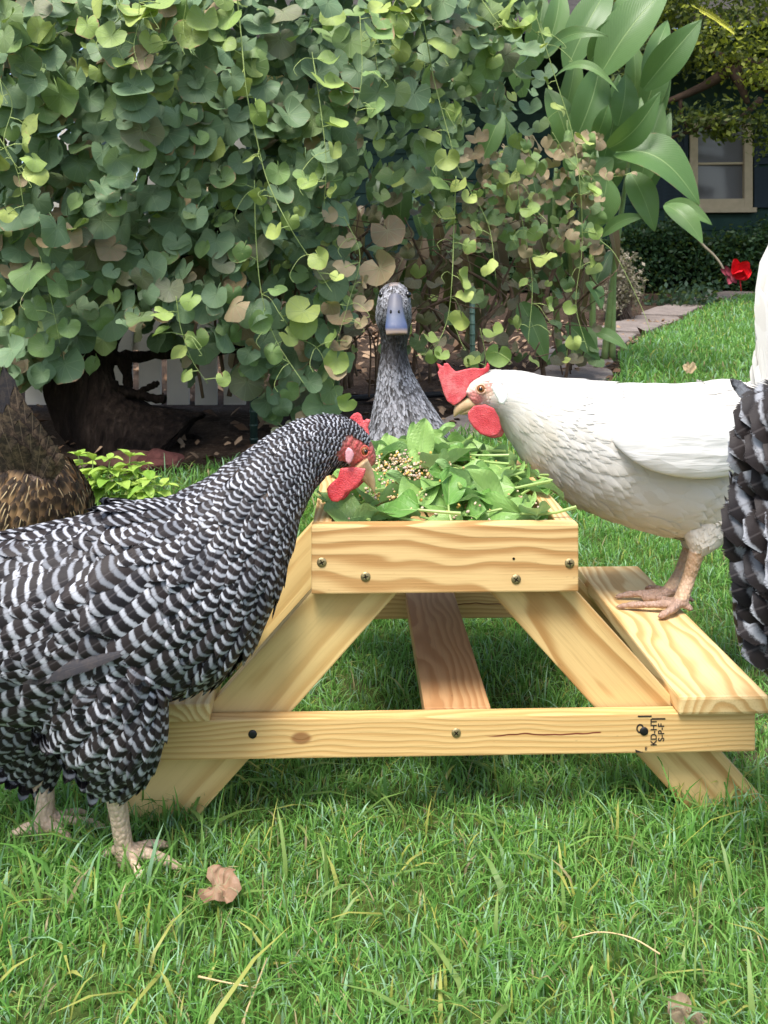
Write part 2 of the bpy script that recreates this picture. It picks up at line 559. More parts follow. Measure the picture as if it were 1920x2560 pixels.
def board(name, size, loc, mat, rot=(0, 0, 0), bev=0.0016, shear=None, parent=None):
    """box with its length along local x, placed in table space"""
    lx, ly, lz = size
    bm = bmesh.new()
    bmesh.ops.create_cube(bm, size=1)
    for v in bm.verts:
        v.co = Vector((v.co.x * lx, v.co.y * ly, v.co.z * lz))
        if shear: v.co.x += shear * v.co.z
    bmesh.ops.bevel(bm, geom=bm.edges[:], offset=bev, segments=2, affect='EDGES', profile=0.6)
    me = bpy.data.meshes.new(name); bm.to_mesh(me); bm.free()
    o = link(name, me, mat, smooth=False)
    o.parent = parent or table
    o.location = loc; o.rotation_euler = rot
    return o

ZT, ZB = 0.3068, 0.2390      # tray rim and tray bottom
TWD, TLN, TH = 0.268, 0.392, 0.019
HB = ZT - ZB
m_front = mat_wood('pine_tray_front', PINE_L, PINE_D, 0.016, -0.058, 0.0125, 1.5)
m_side = mat_wood('pine_tray_side', (0.66, 0.46, 0.22), (0.46, 0.24, 0.085), 0.03, 0.01, 0.006, 0.8)
m_cross = mat_wood('pine_crossbar', (0.64, 0.43, 0.18), (0.50, 0.295, 0.105), 0.05, -0.10, 0.0045, 0.7, knots=((-0.144, 0.0005, 0.0075),), streak=(0.035, 0.155, 0.001, 0.0011))
m_legl = mat_wood('pine_leg_pale', (0.65, 0.465, 0.195), (0.51, 0.32, 0.115), 0.03, 0.012, 0.010, 0.6, dirt=0.1)
m_legr = mat_wood('pine_leg_striped', (0.65, 0.45, 0.195), (0.37, 0.185, 0.055), 0.05, 0.005, 0.0085, 0.7)
m_seat = mat_wood('pine_seat', (0.72, 0.53, 0.26), (0.50, 0.285, 0.10), -0.006, -0.032, 0.0085, 1.3, dirt=0.05)
m_old = mat_wood('old_stretcher_wood', (0.47, 0.27, 0.125), (0.34, 0.165, 0.065), 0.03, -0.03, 0.007, 1.2, dirt=0.5)

# tray
tray = board('tray', (TWD - 2 * TH - 0.001, TLN - 2 * TH - 0.001, 0.008), (0, TLN / 2, ZB + 0.024), m_side)
front = board('tray_front_board', (TWD, TH, HB), (0, TH / 2, (ZT + ZB) / 2), m_front)
board('tray_back_board', (TWD, TH, HB), (0, TLN - TH / 2, (ZT + ZB) / 2), m_side)
for s in (-1, 1):
    board('tray_side_board', (TLN - 2 * TH - 0.0008, TH, HB - 0.001), (s * (TWD / 2 - TH / 2 - 0.0006), TLN / 2, (ZT + ZB) / 2), m_side, (0, 0, R(90)))

# crossbars
CX = 0.313
ZC = 0.1162
cross = board('crossbar', (2 * CX, 0.017, 0.0395), (0, 0.0065, ZC - 0.01975), m_cross)
cross_b = board('crossbar', (2 * CX, 0.017, 0.0395), (0, TLN - 0.0065, ZC - 0.01975), m_cross)

# legs: sheared boards so that both ends lie level
LEG_T, LEG_WX = 0.018, 0.089
def leg(s, yc, mat):
    z0, z1 = 0.0, ZB + 0.018
    hgt = z1 - z0
    k = 0.90 * -s                       # sideways run per metre of height
    ang = math.atan2(1.0, k)            # direction of the leg in the x-z plane
    # local x runs up the leg, local z across it
    ln = hgt / math.sin(ang)
    wid = LEG_WX * math.sin(ang)
    shear = -1.0 / math.tan(ang)
    xm = s * 0.0975 - s * (-0.90) * (-(0.2232 - hgt / 2)) * -1
    # centre line passes x = s*0.080 at the tray bottom
    xc = s * (0.0865 + 0.90 * (ZB - (z0 + z1) / 2))
    o = board('leg', (ln, LEG_T, wid), (xc, yc, (z0 + z1) / 2), mat, (0, -ang, 0), shear=shear)
    return o
YF = TH + 0.0092
leg(-1, YF, m_legl); leg(1, YF, m_legr)
leg(-1, TLN - YF, m_legl); leg(1, TLN - YF, m_legr)
# stretcher, flat and old
board('stretcher', (TLN - 0.034, 0.068, 0.018), (0.0140, TLN / 2, ZC - 0.0088), m_old, (0, 0, R(90)))
# seats
for s in (-1, 1):
    board('seat', (0.430, 0.0915, 0.0185), (s * 0.2790, 0.208, ZC + 0.0095), m_seat, (0, 0, R(90 if s > 0 else -90)), bev=0.003)

# screws
BRASS = plain('brass_screw', (0.34, 0.27, 0.14), 0.42, 0.5, 0.35, 300, 0.3, 0.75)
BLACK = plain('black_screw', (0.006, 0.006, 0.006), 0.5, 0.4, 0.2, 200)
DARKHOLE = plain('screw_recess', (0.015, 0.011, 0.006), 0.9, 0.1, 0.2, 200)
def screw(parent_board, x, z, r, mat, yface, cross_slot=True):
    mb = MB(); n = 18
    prof = [(0.0, -0.0011), (0.55, -0.0012), (0.92, -0.0008), (1.0, -0.0001), (1.0, 0.002)]
    for q, y in prof:
        for j in range(n):
            a = 2 * math.pi * j / n
            mb.V.append((x + r * q * math.cos(a), yface + y, z + r * q * math.sin(a)))
    for i in range(len(prof) - 1):
        for j in range(n):
            mb.F.append((i * n + j, i * n + (j + 1) % n, (i + 1) * n + (j + 1) % n, (i + 1) * n + j))
    o = link('screw', py_mesh('screw', mb.V, mb.F), mat)
    o.parent = parent_board; o.matrix_parent_inverse = parent_board.matrix_basis.inverted()
    if cross_slot:
        cb = MB(); a0 = random.uniform(0, 1.5)
        for q in (0, 1):
            a = a0 + q * math.pi / 2
            d = Vector((math.cos(a), 0, math.sin(a))) * r * 0.58; w = Vector((-math.sin(a), 0, math.cos(a))) * r * 0.15
            c = Vector((x, yface - 0.0013 - 0.0001 * q, z))
            cb.add([c - d - w * 0.5, c - w, c + d - w * 0.5, c + d + w * 0.5, c + w, c - d + w * 0.5], [(0, 1, 2, 3, 4, 5)])
        e = link('screw_slot', py_mesh('screw_slot', cb.V, cb.F), DARKHOLE, smooth=False)
        e.parent = parent_board; e.matrix_parent_inverse = parent_board.matrix_basis.inverted()
def tx(px): return (px - 1114) / 2500.0
def tz(py): return CAM_H - (py - HOR) / 2500.0
for px, py in ((805, 1403), (914, 1440), (1291, 1450), (1426, 1411)):
    screw(front, tx(px), tz(py), 0.0050, BRASS, 0.0)
yc = 0.0065 - 0.0085
screw(cross, tx(1140), tz(1830), 0.0048, BRASS, yc)
for px, py in ((634, 1826), (1613, 1833)):
    screw(cross, tx(px), tz(py), 0.0044, BLACK, yc, False)
sc = bpy.data.meshes.new('nail_hole')
def dot(name, parent_board, px, py, r, mat, yface):
    n = 10
    V = [(tx(px) + r * math.cos(2 * math.pi * j / n), yface - 0.0004, tz(py) + r * math.sin(2 * math.pi * j / n)) for j in range(n)]
    o = link(name, py_mesh(name, V, [tuple(range(n))]), mat, smooth=False)
    o.parent = parent_board; o.matrix_parent_inverse = parent_board.matrix_basis.inverted()
dot('nail_hole', front, 1285, 1398, 0.0014, DARKHOLE, 0.0)

# grade stamp on the crossbar, read from below upward
INK = plain('stamp_ink', (0.035, 0.028, 0.022), 0.8, 0.1, 0.6, 500)
def stamp(txt, px, py, size, parent_board, yface, rot=90):
    cu = bpy.data.curves.new('stamp_text', 'FONT'); cu.body = txt; cu.size = size; cu.align_x = 'CENTER'; cu.align_y = 'CENTER'
    cu.offset = size * 0.02
    o = bpy.data.objects.new('tmp', cu); COL.objects.link(o)
    dg = bpy.context.evaluated_depsgraph_get(); dg.update()
    me = bpy.data.meshes.new_from_object(o.evaluated_get(dg)); bpy.data.objects.remove(o)
    me.transform(Matrix.Translation((tx(px), yface - 0.0004, tz(py))) @ Matrix.Rotation(R(90), 4, 'X') @ Matrix.Rotation(R(rot), 4, 'Z'))
    e = link('stamp_text', me, INK, smooth=False)
    e.parent = parent_board; e.matrix_parent_inverse = parent_board.matrix_basis.inverted()
stamp('KD-HT', 1638, 1836, 0.0088, cross, yc)
stamp('S-P-F', 1657, 1836, 0.0088, cross, yc)
stamp('m', 1617, 1876, 0.005, cross, yc)
def inkbar(x0, x1, y0, y1, slant=0):
    V = [(tx(x0), yc - 0.0004, tz(y1)), (tx(x1), yc - 0.0004, tz(y1)), (tx(x1 + slant), yc - 0.0004, tz(y0)), (tx(x0 + slant), yc - 0.0004, tz(y0))]
    o = link('stamp_mark', py_mesh('stamp_mark', V, [(0, 1, 2, 3)]), INK, smooth=False)
    o.parent = cross; o.matrix_parent_inverse = cross.matrix_basis.inverted()
inkbar(1597, 1632, 1793, 1797); inkbar(1632, 1667, 1800, 1804)
V = [(tx(1590), yc - 0.0004, tz(1878)), (tx(1612), yc - 0.0004, tz(1886)), (tx(1592), yc - 0.0004, tz(1886))]
o = link('stamp_mark', py_mesh('stamp_mark', V, [(0, 2, 1)]), INK, smooth=False); o.parent = cross; o.matrix_parent_inverse = cross.matrix_basis.inverted()
# ring of the stamp behind the black screw
mb = MB(); n = 20
for q in (1.0, 0.62):
    for j in range(n):
        a = 2 * math.pi * j / n
        mb.V.append((tx(1603) + 0.0040 * q * math.cos(a), yc - 0.0003, tz(1826) + 0.0048 * q * math.sin(a)))
mb.F = [(j, (j + 1) % n, n + (j + 1) % n, n + j) for j in range(n)]
o = link('stamp_mark', py_mesh('stamp_mark', mb.V, mb.F), INK, smooth=False); o.parent = cross; o.matrix_parent_inverse = cross.matrix_basis.inverted()

# ---------------------------------------------------------------- food in the tray
TM = Matrix.Translation((TX, 0.92, 0)) @ Matrix.Rotation(R(TABLE_RZ), 4, 'Z')
def mound(x, y):
    """height of the pile above the tray floor, table space"""
    u = x / (TWD / 2 - TH); v = (y - TLN * 0.56) / (TLN / 2)
    return ZB + 0.057 + 0.036 * max(0.0, 1 - 0.75 * u * u - 0.8 * v * v)

def mat_spinach():
    t = NT('spinach', 0.42, 0.4)
    uv = t.attr('luv', 'Vector'); s = t.sep(uv)
    ax = t.math('ABSOLUTE', s[0])
    rnd = t.objinfo('Random')
    mid = t.step(ax, 0.055, 0.02)
    vp = t.math('FRACT', t.math('MULTIPLY', t.math('SUBTRACT', s[1], t.math('MULTIPLY', ax, 0.55)), 5.5))
    vein = t.step(t.math('ABSOLUTE', t.math('SUBTRACT', vp, 0.5)), 0.07, 0.02)
    vm = t.math('MAXIMUM', mid, t.math('MULTIPLY', vein, 0.45))
    nz = t.noise(t.co('Object'), 60, 3)
    base = t.mix(rnd, (0.13, 0.29, 0.05), (0.35, 0.51, 0.16))
    base = t.mix(t.math('MULTIPLY', nz, 0.5), base, (0.17, 0.34, 0.09))
    geo = t.n.new('ShaderNodeNewGeometry').outputs['Backfacing']
    base = t.mix(t.math('MULTIPLY', geo, 0.55), base, (0.30, 0.45, 0.20))
    c = t.mix(t.math('MULTIPLY', vm, 0.6), base, (0.36, 0.52, 0.20))
    c = t.mix(t.math('LESS_THAN', s[1], 0.0), c, (0.38, 0.52, 0.16))
    t.color(c); t.translucent(c, 0.3)
    t.bump(t.math('ADD', t.math('MULTIPLY', vm, -1.0), nz), 0.35, 0.0015)
    return t.m
SPINACH = mat_spinach()

def blade_leaf_mesh(name, ln, wid, stem, fold, curl, wave, seed, mat, pointed=0.5):
    """oval leaf along +y, blade starts at the origin, stem runs to -y"""
    rr = random.Random(seed)
    nl, nw = 14, 8
    V, F, UV = [], [], []
    ph = rr.uniform(0, 6)
    def surf(t):
        a = curl * t
        return (math.sin(a) / curl if abs(curl) > 1e-3 else t, (1 - math.cos(a)) / curl if abs(curl) > 1e-3 else 0)
    for i in range(nl + 1):
        t = i / nl
        w = (math.sin(math.pi * min(1, t ** (0.72 + 0.2 * pointed))) ** (0.75)) if 0 < t < 1 else 0.0
        w = max(w, 0.03)
        y, z = surf(t)
        for j in range(nw + 1):
            u = (j / nw) * 2 - 1
            x = u * w * wid / 2
            zz = -z * ln + fold * abs(x) + wave * wid * math.sin(t * 9 + ph + u * 1.7) * abs(u) ** 1.5 + 0.03 * wid * math.sin(t * 12 + ph - abs(u) * 4) * min(1, 3 * abs(u)) * (1 - abs(u) * 0.5)
            V.append((x, y * ln, zz)); UV.append((u * w, t, 0))
    for i in range(nl):
        for j in range(nw):
            a = i * (nw + 1) + j; F.append((a, a + 1, a + nw + 2, a + nw + 1))
    b = len(V)
    if stem > 0:
        side = rr.uniform(-0.3, 0.3)
        P = [(side * stem * (q ** 2), -stem * q + 0.02 * ln, -0.10 * stem * q * q) for q in (0, 0.33, 0.66, 1.0)]
        tv, tf = tube(P, [wid * 0.035, wid * 0.04, wid * 0.045, wid * 0.05], 6)
        V += [tuple(v) for v in tv]; F += [tuple(k + b for k in f) for f in tf]; UV += [(0, -1, 0)] * len(tv)
    me = py_mesh(name, V, F)
    a = me.attributes.new('luv', 'FLOAT_VECTOR', 'POINT'); a.data.foreach_set('vector', np.array(UV, np.float32).ravel())
    me.materials.append(mat)
    return me

SPM = []
for k in range(9):
    rr = random.Random(50 + k)
    ln = rr.uniform(0.047, 0.078)
    SPM.append(blade_leaf_mesh('spinach_leaf', ln, ln * rr.uniform(0.48, 0.66), ln * rr.uniform(0.25, 0.9), rr.uniform(0.15, 0.75), rr.uniform(-0.5, 1.5), rr.uniform(0.06, 0.15), k, SPINACH, rr.random()))
rr = random.Random(3)
placed = 0
spots = []
for tr in range(4000):
    x = rr.uniform(-0.112, 0.112); y = rr.uniform(0.028, TLN - 0.03)
    if all((x - a) ** 2 + (y - b) ** 2 > 0.0142 ** 2 for a, b in spots): spots.append((x, y))
    if len(spots) >= 150: break
for k, (x, y) in enumerate(spots):
    # leave openings where the grain shows
    g1 = ((x + 0.035) / 0.055) ** 2 + ((y - 0.17) / 0.075) ** 2
    if g1 < 1 and rr.random() < 0.45: continue
    me = SPM[rr.randrange(len(SPM))]
    co_ = np.zeros(len(me.vertices) * 3); me.vertices.foreach_get('co', co_); co_ = np.c_[co_.reshape(-1, 3), np.ones(len(co_) // 3)]
    yaw = rr.uniform(0, 6.28)
    pit = rr.gauss(0.22, 0.32); rol = rr.gauss(0, 0.5)
    z = mound(x, y) + rr.uniform(-0.004, 0.012)
    ux = abs(x) / 0.112
    if ux > 0.75 or y < 0.06 or y > TLN - 0.06: z -= 0.008
    # aim inward if close to the rim
    if ux > 0.8: yaw = (math.pi / 2 if x > 0 else -math.pi / 2) + rr.uniform(-0.7, 0.7)
    if y < 0.05: yaw = rr.uniform(-0.7, 0.7) + (math.pi / 2 if x > 0 else -math.pi / 2)
    for att in range(40):
        Lm = Matrix.Translation((x, y, z)) @ Matrix.Rotation(yaw, 4, 'Z') @ Matrix.Rotation(pit, 4, 'X') @ Matrix.Rotation(rol, 4, 'Y') @ Matrix.Translation((0, -0.022, 0))
        q_ = co_ @ np.array(Lm).T
        hit = ((q_[:, 1] < TH + 0.001) | (q_[:, 1] > TLN - TH - 0.001) | (np.abs(q_[:, 0]) > TWD / 2 - TH - 0.001)) & (q_[:, 2] < ZT + 0.001)
        far = (q_[:, 1] < -0.004) | (np.abs(q_[:, 0]) > TWD / 2 + 0.02)
        if not hit.any() and not far.any(): break
        yaw += rr.uniform(0.3, 0.9); z += 0.0006; pit *= 0.93
    if hit.any() or far.any(): continue
    o = bpy.data.objects.new('spinach_leaf', me); COL.objects.link(o)
    o.matrix_world = TM @ Lm
    tag(o, 'fresh green spinach leaf heaped in the feeder tray', 'spinach leaf', 'spinach leaves in the tray')
    placed += 1
# an upright leaf at the back and a stem poking out towards the white hen
def hero_leaf(px, py, Y, k, yaw, pit, rol, label, sc=1.0):
    o = bpy.data.objects.new('spinach_leaf', SPM[k]); COL.objects.link(o)
    o.matrix_world = Matrix.Translation(W(px, py, Y)) @ Matrix.Rotation(yaw, 4, 'Z') @ Matrix.Rotation(pit, 4, 'X') @ Matrix.Rotation(rol, 4, 'Y') @ Matrix.Diagonal((sc, sc, sc, 1))
    tag(o, label, 'spinach leaf', 'spinach leaves in the tray')
hero_leaf(1050, 1165, 1.13, 1, -0.35, 1.15, 0.1, 'tallest spinach leaf, standing upright at the back of the heap', 1.1)
hero_leaf(1115, 1150, 1.17, 3, -0.7, 0.75, -0.1, 'spinach leaf leaning behind the tallest one towards the white hen')
hero_leaf(915, 1160, 1.12, 2, 0.3, 0.7, 0.3, 'spinach leaf propped beside the barred hen\'s comb')
hero_leaf(985, 1268, 1.0, 4, -1.35, 0.12, 0.15, 'broad flat spinach leaf lying at the front rim of the tray', 1.35)
hero_leaf(1150, 1265, 1.0, 6, 0.15, 0.55, 0.1, 'pale spinach leaf draped stem up at the front middle of the heap', 1.1)
hero_leaf(1330, 1222, 1.06, 5, -1.2, 0.2, 0.0, 'spinach leaf hanging over the right rim of the tray')
stk = MB().tube([W(1100, 1165, 1.19), W(1135, 1125, 1.20), W(1180, 1092, 1.22)], [0.002, 0.0022, 0.0024], 7).build('spinach_stalk', plain('stem_green', (0.30, 0.46, 0.10), 0.5, 0.3, 0.15, 60))
tag(stk, 'pale green spinach stem pointing up from the heap towards the wattle', 'spinach stem')

def grain():
    rr = random.Random(8)
    base = bmesh.new(); bmesh.ops.create_icosphere(base, subdivisions=1, radius=1.0)
    bv = np.array([v.co[:] for v in base.verts]); base.verts.ensure_lookup_table(); bf = np.array([[v.index for v in f.verts] for f in base.faces]); base.free()
    Vs, Fs, Cs = [], [], []; off = 0
    pal = [(0.55, 0.36, 0.16), (0.58, 0.42, 0.24), (0.42, 0.29, 0.19), (0.62, 0.50, 0.35), (0.55, 0.34, 0.08), (0.46, 0.36, 0.29)]
    for k in range(1000):
        if k < 560:
            a = rr.uniform(0, 6.28); q = math.sqrt(rr.random())
            x = -0.035 + 0.058 * q * math.cos(a); y = 0.155 + 0.085 * q * math.sin(a)
        else:
            x = rr.uniform(-0.11, 0.11); y = rr.uniform(0.03, TLN - 0.03)
        z = mound(x, y) + rr.uniform(-0.004, 0.012)
        s = rr.uniform(0.0011, 0.0022)
        m = Matrix.Rotation(rr.uniform(0, 6), 3, 'X') @ Matrix.Rotation(rr.uniform(0, 6), 3, 'Z')
        v = (bv * np.array([s, s * rr.uniform(0.6, 1), s * rr.uniform(0.6, 1.6)])) @ np.array(m) + np.array([x, y, z])
        Vs.append(v); Fs.append(bf + off); off += len(v)
        Cs.append(np.tile(np.array([*rr.choice(pal), 1.0]), (len(v), 1)))
    V = np.vstack(Vs); V = (np.c_[V, np.ones(len(V))] @ np.array(TM).T)[:, :3]
    t = NT('grain', 0.7, 0.25); t.color(t.attr('Col'))
    o = link('grain_mix', np_mesh('grain_mix', V, np.vstack(Fs), {'Col': ('FLOAT_COLOR', np.vstack(Cs))}), t.m)
    tag(o, 'cracked corn and grain pellets between the spinach leaves', 'grain', kind='stuff')
grain()
# ---------------------------------------------------------------- birds: bodies, plumage
class Loft:
    """body surface around a spine: rows of (point, half height, half width)"""
    def __init__(s, pts, hh, hw, side, ns=140, nt=56, low=None):
        low = [1.0] * len(pts) if low is None else low
        A = np.array([[*p, a, b, e] for p, a, b, e in zip(pts, hh, hw, low)], float)
        # resample evenly by arc length
        C = crom(A, 600)
        d = np.r_[0, np.cumsum(np.linalg.norm(np.diff(C[:, :3], axis=0), axis=1))]
        u = np.linspace(0, d[-1], ns)
        C = np.stack([np.interp(u, d, C[:, k]) for k in range(6)], 1)
        s.C, s.len, s.u = C, d[-1], u
        T = np.gradient(C[:, :3], axis=0); T /= np.linalg.norm(T, axis=1)[:, None]
        for _ in range(3):
            T[1:-1] = (T[:-2] + 2 * T[1:-1] + T[2:]); T /= np.linalg.norm(T, axis=1)[:, None]
        sd = np.array(side, float)
        S = sd[None] - T * (T @ sd)[:, None]; S /= np.linalg.norm(S, axis=1)[:, None]
        U = np.cross(S, T)
        if U[ns // 2, 2] < 0 and abs(T[ns // 2, 2]) < 0.9: U = -U
        th = np.linspace(0, 2 * np.pi, nt, endpoint=False)
        c, sn = np.cos(th), np.sin(th)
        # th=0 faces the side vector, th=pi/2 faces up
        s.P = C[:, None, :3] + S[:, None] * (c[None, :, None] * C[:, 4][:, None, None]) + U[:, None] * (sn[None, :, None] * C[:, 3][:, None, None] * np.where(sn[None, :, None] < 0, C[:, 5][:, None, None], 1.0))
        du = np.gradient(s.P, axis=0); dv = np.roll(s.P, -1, 1) - np.roll(s.P, 1, 1)
        N = np.cross(du, dv); N /= np.linalg.norm(N, axis=2)[..., None] + 1e-12
        cen = s.P - C[:, None, :3]
        sg = np.sign((N * cen).sum(2))[..., None]; sg[sg == 0] = 1
        s.N = N * sg
        s.D = du / (np.linalg.norm(du, axis=2)[..., None] + 1e-12)
        s.T, s.S, s.U, s.ns, s.nt, s.th = T, S, U, ns, nt, th
    def mesh(s, k=1.0, cap=True):
        P = s.C[:, None, :3] + (s.P - s.C[:, None, :3]) * k
        V = [tuple(v) for v in P.reshape(-1, 3)]
        F = [(i * s.nt + j, i * s.nt + (j + 1) % s.nt, (i + 1) * s.nt + (j + 1) % s.nt, (i + 1) * s.nt + j) for i in range(s.ns - 1) for j in range(s.nt)]
        F.append(tuple(range(s.nt))[::-1]); F.append(tuple((s.ns - 1) * s.nt + j for j in range(s.nt)))
        return V, F
    def sample(s, u, th):
        """u in 0..1 along the spine, th angle -> point, normal, direction of the spine on the surface"""
        i = np.clip(u * (s.ns - 1), 0, s.ns - 1.001); i0 = i.astype(int); fi = (i - i0)[:, None]
        j = (th / (2 * np.pi) * s.nt) % s.nt; j0 = j.astype(int) % s.nt; fj = (j - np.floor(j))[:, None]; j1 = (j0 + 1) % s.nt
        def b(A):
            return (A[i0, j0] * (1 - fi) * (1 - fj) + A[i0 + 1, j0] * fi * (1 - fj) + A[i0, j1] * (1 - fi) * fj + A[i0 + 1, j1] * fi * fj)
        p, n, d = b(s.P), b(s.N), b(s.D)
        n /= np.linalg.norm(n, axis=1)[:, None]; d -= n * (d * n).sum(1)[:, None]; d /= np.linalg.norm(d, axis=1)[:, None] + 1e-12
        return p, n, d
    def scatter(s, u0, u1, fspace, jit=0.25):
        """staggered rows: fspace(u) -> (row step, column step) in metres"""
        uu, tt = [], []
        u = u0; row = 0
        while u < u1:
            rs, cs = fspace(u)
            i = min(int(u * (s.ns - 1)), s.ns - 1)
            a, b = s.C[i, 3], s.C[i, 4]
            per = math.pi * (3 * (a + b) - math.sqrt((3 * a + b) * (a + 3 * b)))
            m = max(6, int(per / cs))
            t = (np.arange(m) + 0.5 * (row % 2)) / m * 2 * np.pi + RNG.normal(0, jit * 2 * np.pi / m, m)
            uu.append(np.full(m, u) + RNG.normal(0, jit * rs / s.len, m)); tt.append(t)
            u += rs / s.len; row += 1
        uu = np.clip(np.concatenate(uu), 0, 1); tt = np.concatenate(tt)
        return uu, tt

FT = np.array([0, 0.22, 0.48, 0.72, 0.89, 1.0]); FWD = np.array([0.45, 0.85, 1.0, 0.92, 0.62, 0.10])
FU = np.array([-1.0, -0.5, 0.0, 0.5, 1.0])
def feather_arrays(root, d, n, L, Wd, par, lift=0.16, curve=0.10, camber=0.35, rnd=None, wprof=None):
    """root,d,n (N,3); L,Wd,par (N,) -> verts, quads, fuv, fpar"""
    N = len(root)
    L = np.broadcast_to(L, N); Wd = np.broadcast_to(Wd, N); par = np.broadcast_to(par, N)
    lift = np.broadcast_to(lift, N); curve = np.broadcast_to(curve, N)
    s = np.cross(n, d); s /= np.linalg.norm(s, axis=1)[:, None] + 1e-12
    nr, nc = len(FT), len(FU)
    fw = FWD if wprof is None else wprof
    V = np.zeros((N, nr, nc, 3)); A = np.zeros((N, nr, nc, 3)); B = np.zeros((N, nr, nc, 4))
    rnd = RNG.uniform(0, 1, N) if rnd is None else rnd
    for i in range(nr):
        for j in range(nc):
            t, u = FT[i], FU[j]
            z = L * (lift * t - curve * t * t) - camber * Wd * fw[i] * u * u
            tt = t - 0.05 * u * u
            V[:, i, j] = root + d * (L * tt)[:, None] + s * (Wd * fw[i] * u)[:, None] + n * z[:, None]
            A[:, i, j, 0] = u * fw[i]; A[:, i, j, 1] = tt; A[:, i, j, 2] = rnd
            B[:, i, j, 0] = par; B[:, i, j, 1] = abs(u); B[:, i, j, 3] = 1
    Q = []
    for i in range(nr - 1):
        for j in range(nc - 1):
            a = i * nc + j; Q.append((a, a + 1, a + nc + 1, a + nc))
    F = (np.arange(N)[:, None, None] * (nr * nc) + np.array(Q)[None]).reshape(-1, 4)
    return V.reshape(-1, 3), F, A.reshape(-1, 3), B.reshape(-1, 4)

def plumage(name, chunks, mat, parent, label=None):
    off = 0; VV, FF, AA, BB = [], [], [], []
    for V, F, A, B in chunks:
        VV.append(V); FF.append(F + off); AA.append(A); BB.append(B); off += len(V)
    me = np_mesh(name, np.vstack(VV), np.vstack(FF), {'fuv': ('FLOAT_VECTOR', np.vstack(AA)), 'fpar': ('FLOAT_COLOR', np.vstack(BB))})
    o = link(name, me, mat, parent)
    o['kind'] = 'stuff'
    if label: o['label'] = label
    return o

def ringed(P, col, V):
    pass

def body_mesh(name, shapes, voxel, colour_fn, mat, parent, smooth_it=3):
    """union of closed shapes as one continuous skin"""
    mb = MB()
    for V, F in shapes: mb.add(V, F)
    me = py_mesh(name, mb.V, mb.F)
    me = applied(me, [('REMESH', dict(mode='VOXEL', voxel_size=voxel)), ('SMOOTH', dict(factor=0.5, iterations=smooth_it))])
    n = len(me.vertices); co = np.zeros(n * 3, np.float32); me.vertices.foreach_get('co', co); co = co.reshape(-1, 3)
    a = me.attributes.new('Col', 'FLOAT_COLOR', 'POINT')
    a.data.foreach_set('color', np.c_[colour_fn(co), np.ones(n)].astype(np.float32).ravel())
    me.name = name
    return link(name, me, mat, parent)

def mat_skin(name, scale=900, rough=0.5):
    t = NT(name, rough, 0.35)
    co = t.co('Object')
    v = t.voronoi(t.mapping(co, scale=(1, 1, 0.8)), scale * 0.28); n = t.noise(co, scale * 0.2, 3)
    c = t.attr('Col')
    c = t.mix(t.math('MULTIPLY', t.step(v, 0.25, 0.65), 0.5), c, t.mix(0.6, c, (0.25, 0.14, 0.09)))
    c = t.mix(t.math('MULTIPLY', n, 0.35), c, t.mix(0.5, c, (0.9, 0.75, 0.6)))
    t.color(c); t.bump(t.math('SUBTRACT', 1.0, v), 0.9, 0.0018)
    t.b.inputs['Subsurface Weight'].default_value = 0.08
    t.b.inputs['Subsurface Radius'].default_value = (0.004, 0.002, 0.001)
    return t.m
SKIN = mat_skin('bird_skin')

def mat_comb():
    t = NT('comb_flesh', 0.5, 0.35)
    co = t.co('Object'); n = t.noise(co, 40, 4, 0.6); v = t.voronoi(t.vmath('ADD', co, t.vmath('MULTIPLY', t.noise(co, 150, 2, color=True), (0.004, 0.004, 0.004))), 650)
    c = t.ramp(n, [(0.3, (0.50, 0.035, 0.045)), (0.52, (0.66, 0.10, 0.11)), (0.75, (0.74, 0.27, 0.26))])
    t.color(t.mix(t.math('MULTIPLY', t.step(v, 0.3, 0.7), 0.25), c, (0.36, 0.02, 0.03))); t.bump(t.math('ADD', t.math('MULTIPLY', v, 0.4), t.math('MULTIPLY', n, 1.5)), 0.7, 0.0016)
    t.b.inputs['Subsurface Weight'].default_value = 0.35
    t.b.inputs['Subsurface Radius'].default_value = (0.006, 0.002, 0.001)
    return t.m
COMB = mat_comb()
HORN = plain('beak_horn', (0.46, 0.32, 0.17), 0.4, 0.4, 0.22, 120, 0.15)
EYE = plain('eye_iris', (0.30, 0.11, 0.03), 0.12, 0.6, 0.3, 500)
PUPIL = plain('eye_pupil', (0.004, 0.004, 0.004), 0.08, 0.7, 0.1, 100)
LOBE_W = plain('earlobe_white', (0.74, 0.75, 0.71), 0.55, 0.3, 0.1, 200, 0.2)
LOBE_P = plain('earlobe_pink', (0.62, 0.30, 0.33), 0.55, 0.3, 0.25, 250, 0.25)

def slab_shape(poly, Yc, thick, tilt=0.0):
    """closed prism from a pixel outline, standing at distance Yc; tilt moves the outline away with x"""
    pts = []
    cx = sum(p[0] for p in poly) / len(poly)
    for x, y in poly: pts.append((x, y, Yc + tilt * (x - cx) / FPX))
    n = len(pts)
    V = [W(x, y, q - thick / 2) for x, y, q in pts] + [W(x, y, q + thick / 2) for x, y, q in pts]
    F = [tuple(range(n)), tuple(range(2 * n - 1, n - 1, -1))] + [(i, i + n, (i + 1) % n + n, (i + 1) % n) for i in range(n)]
    return V, F

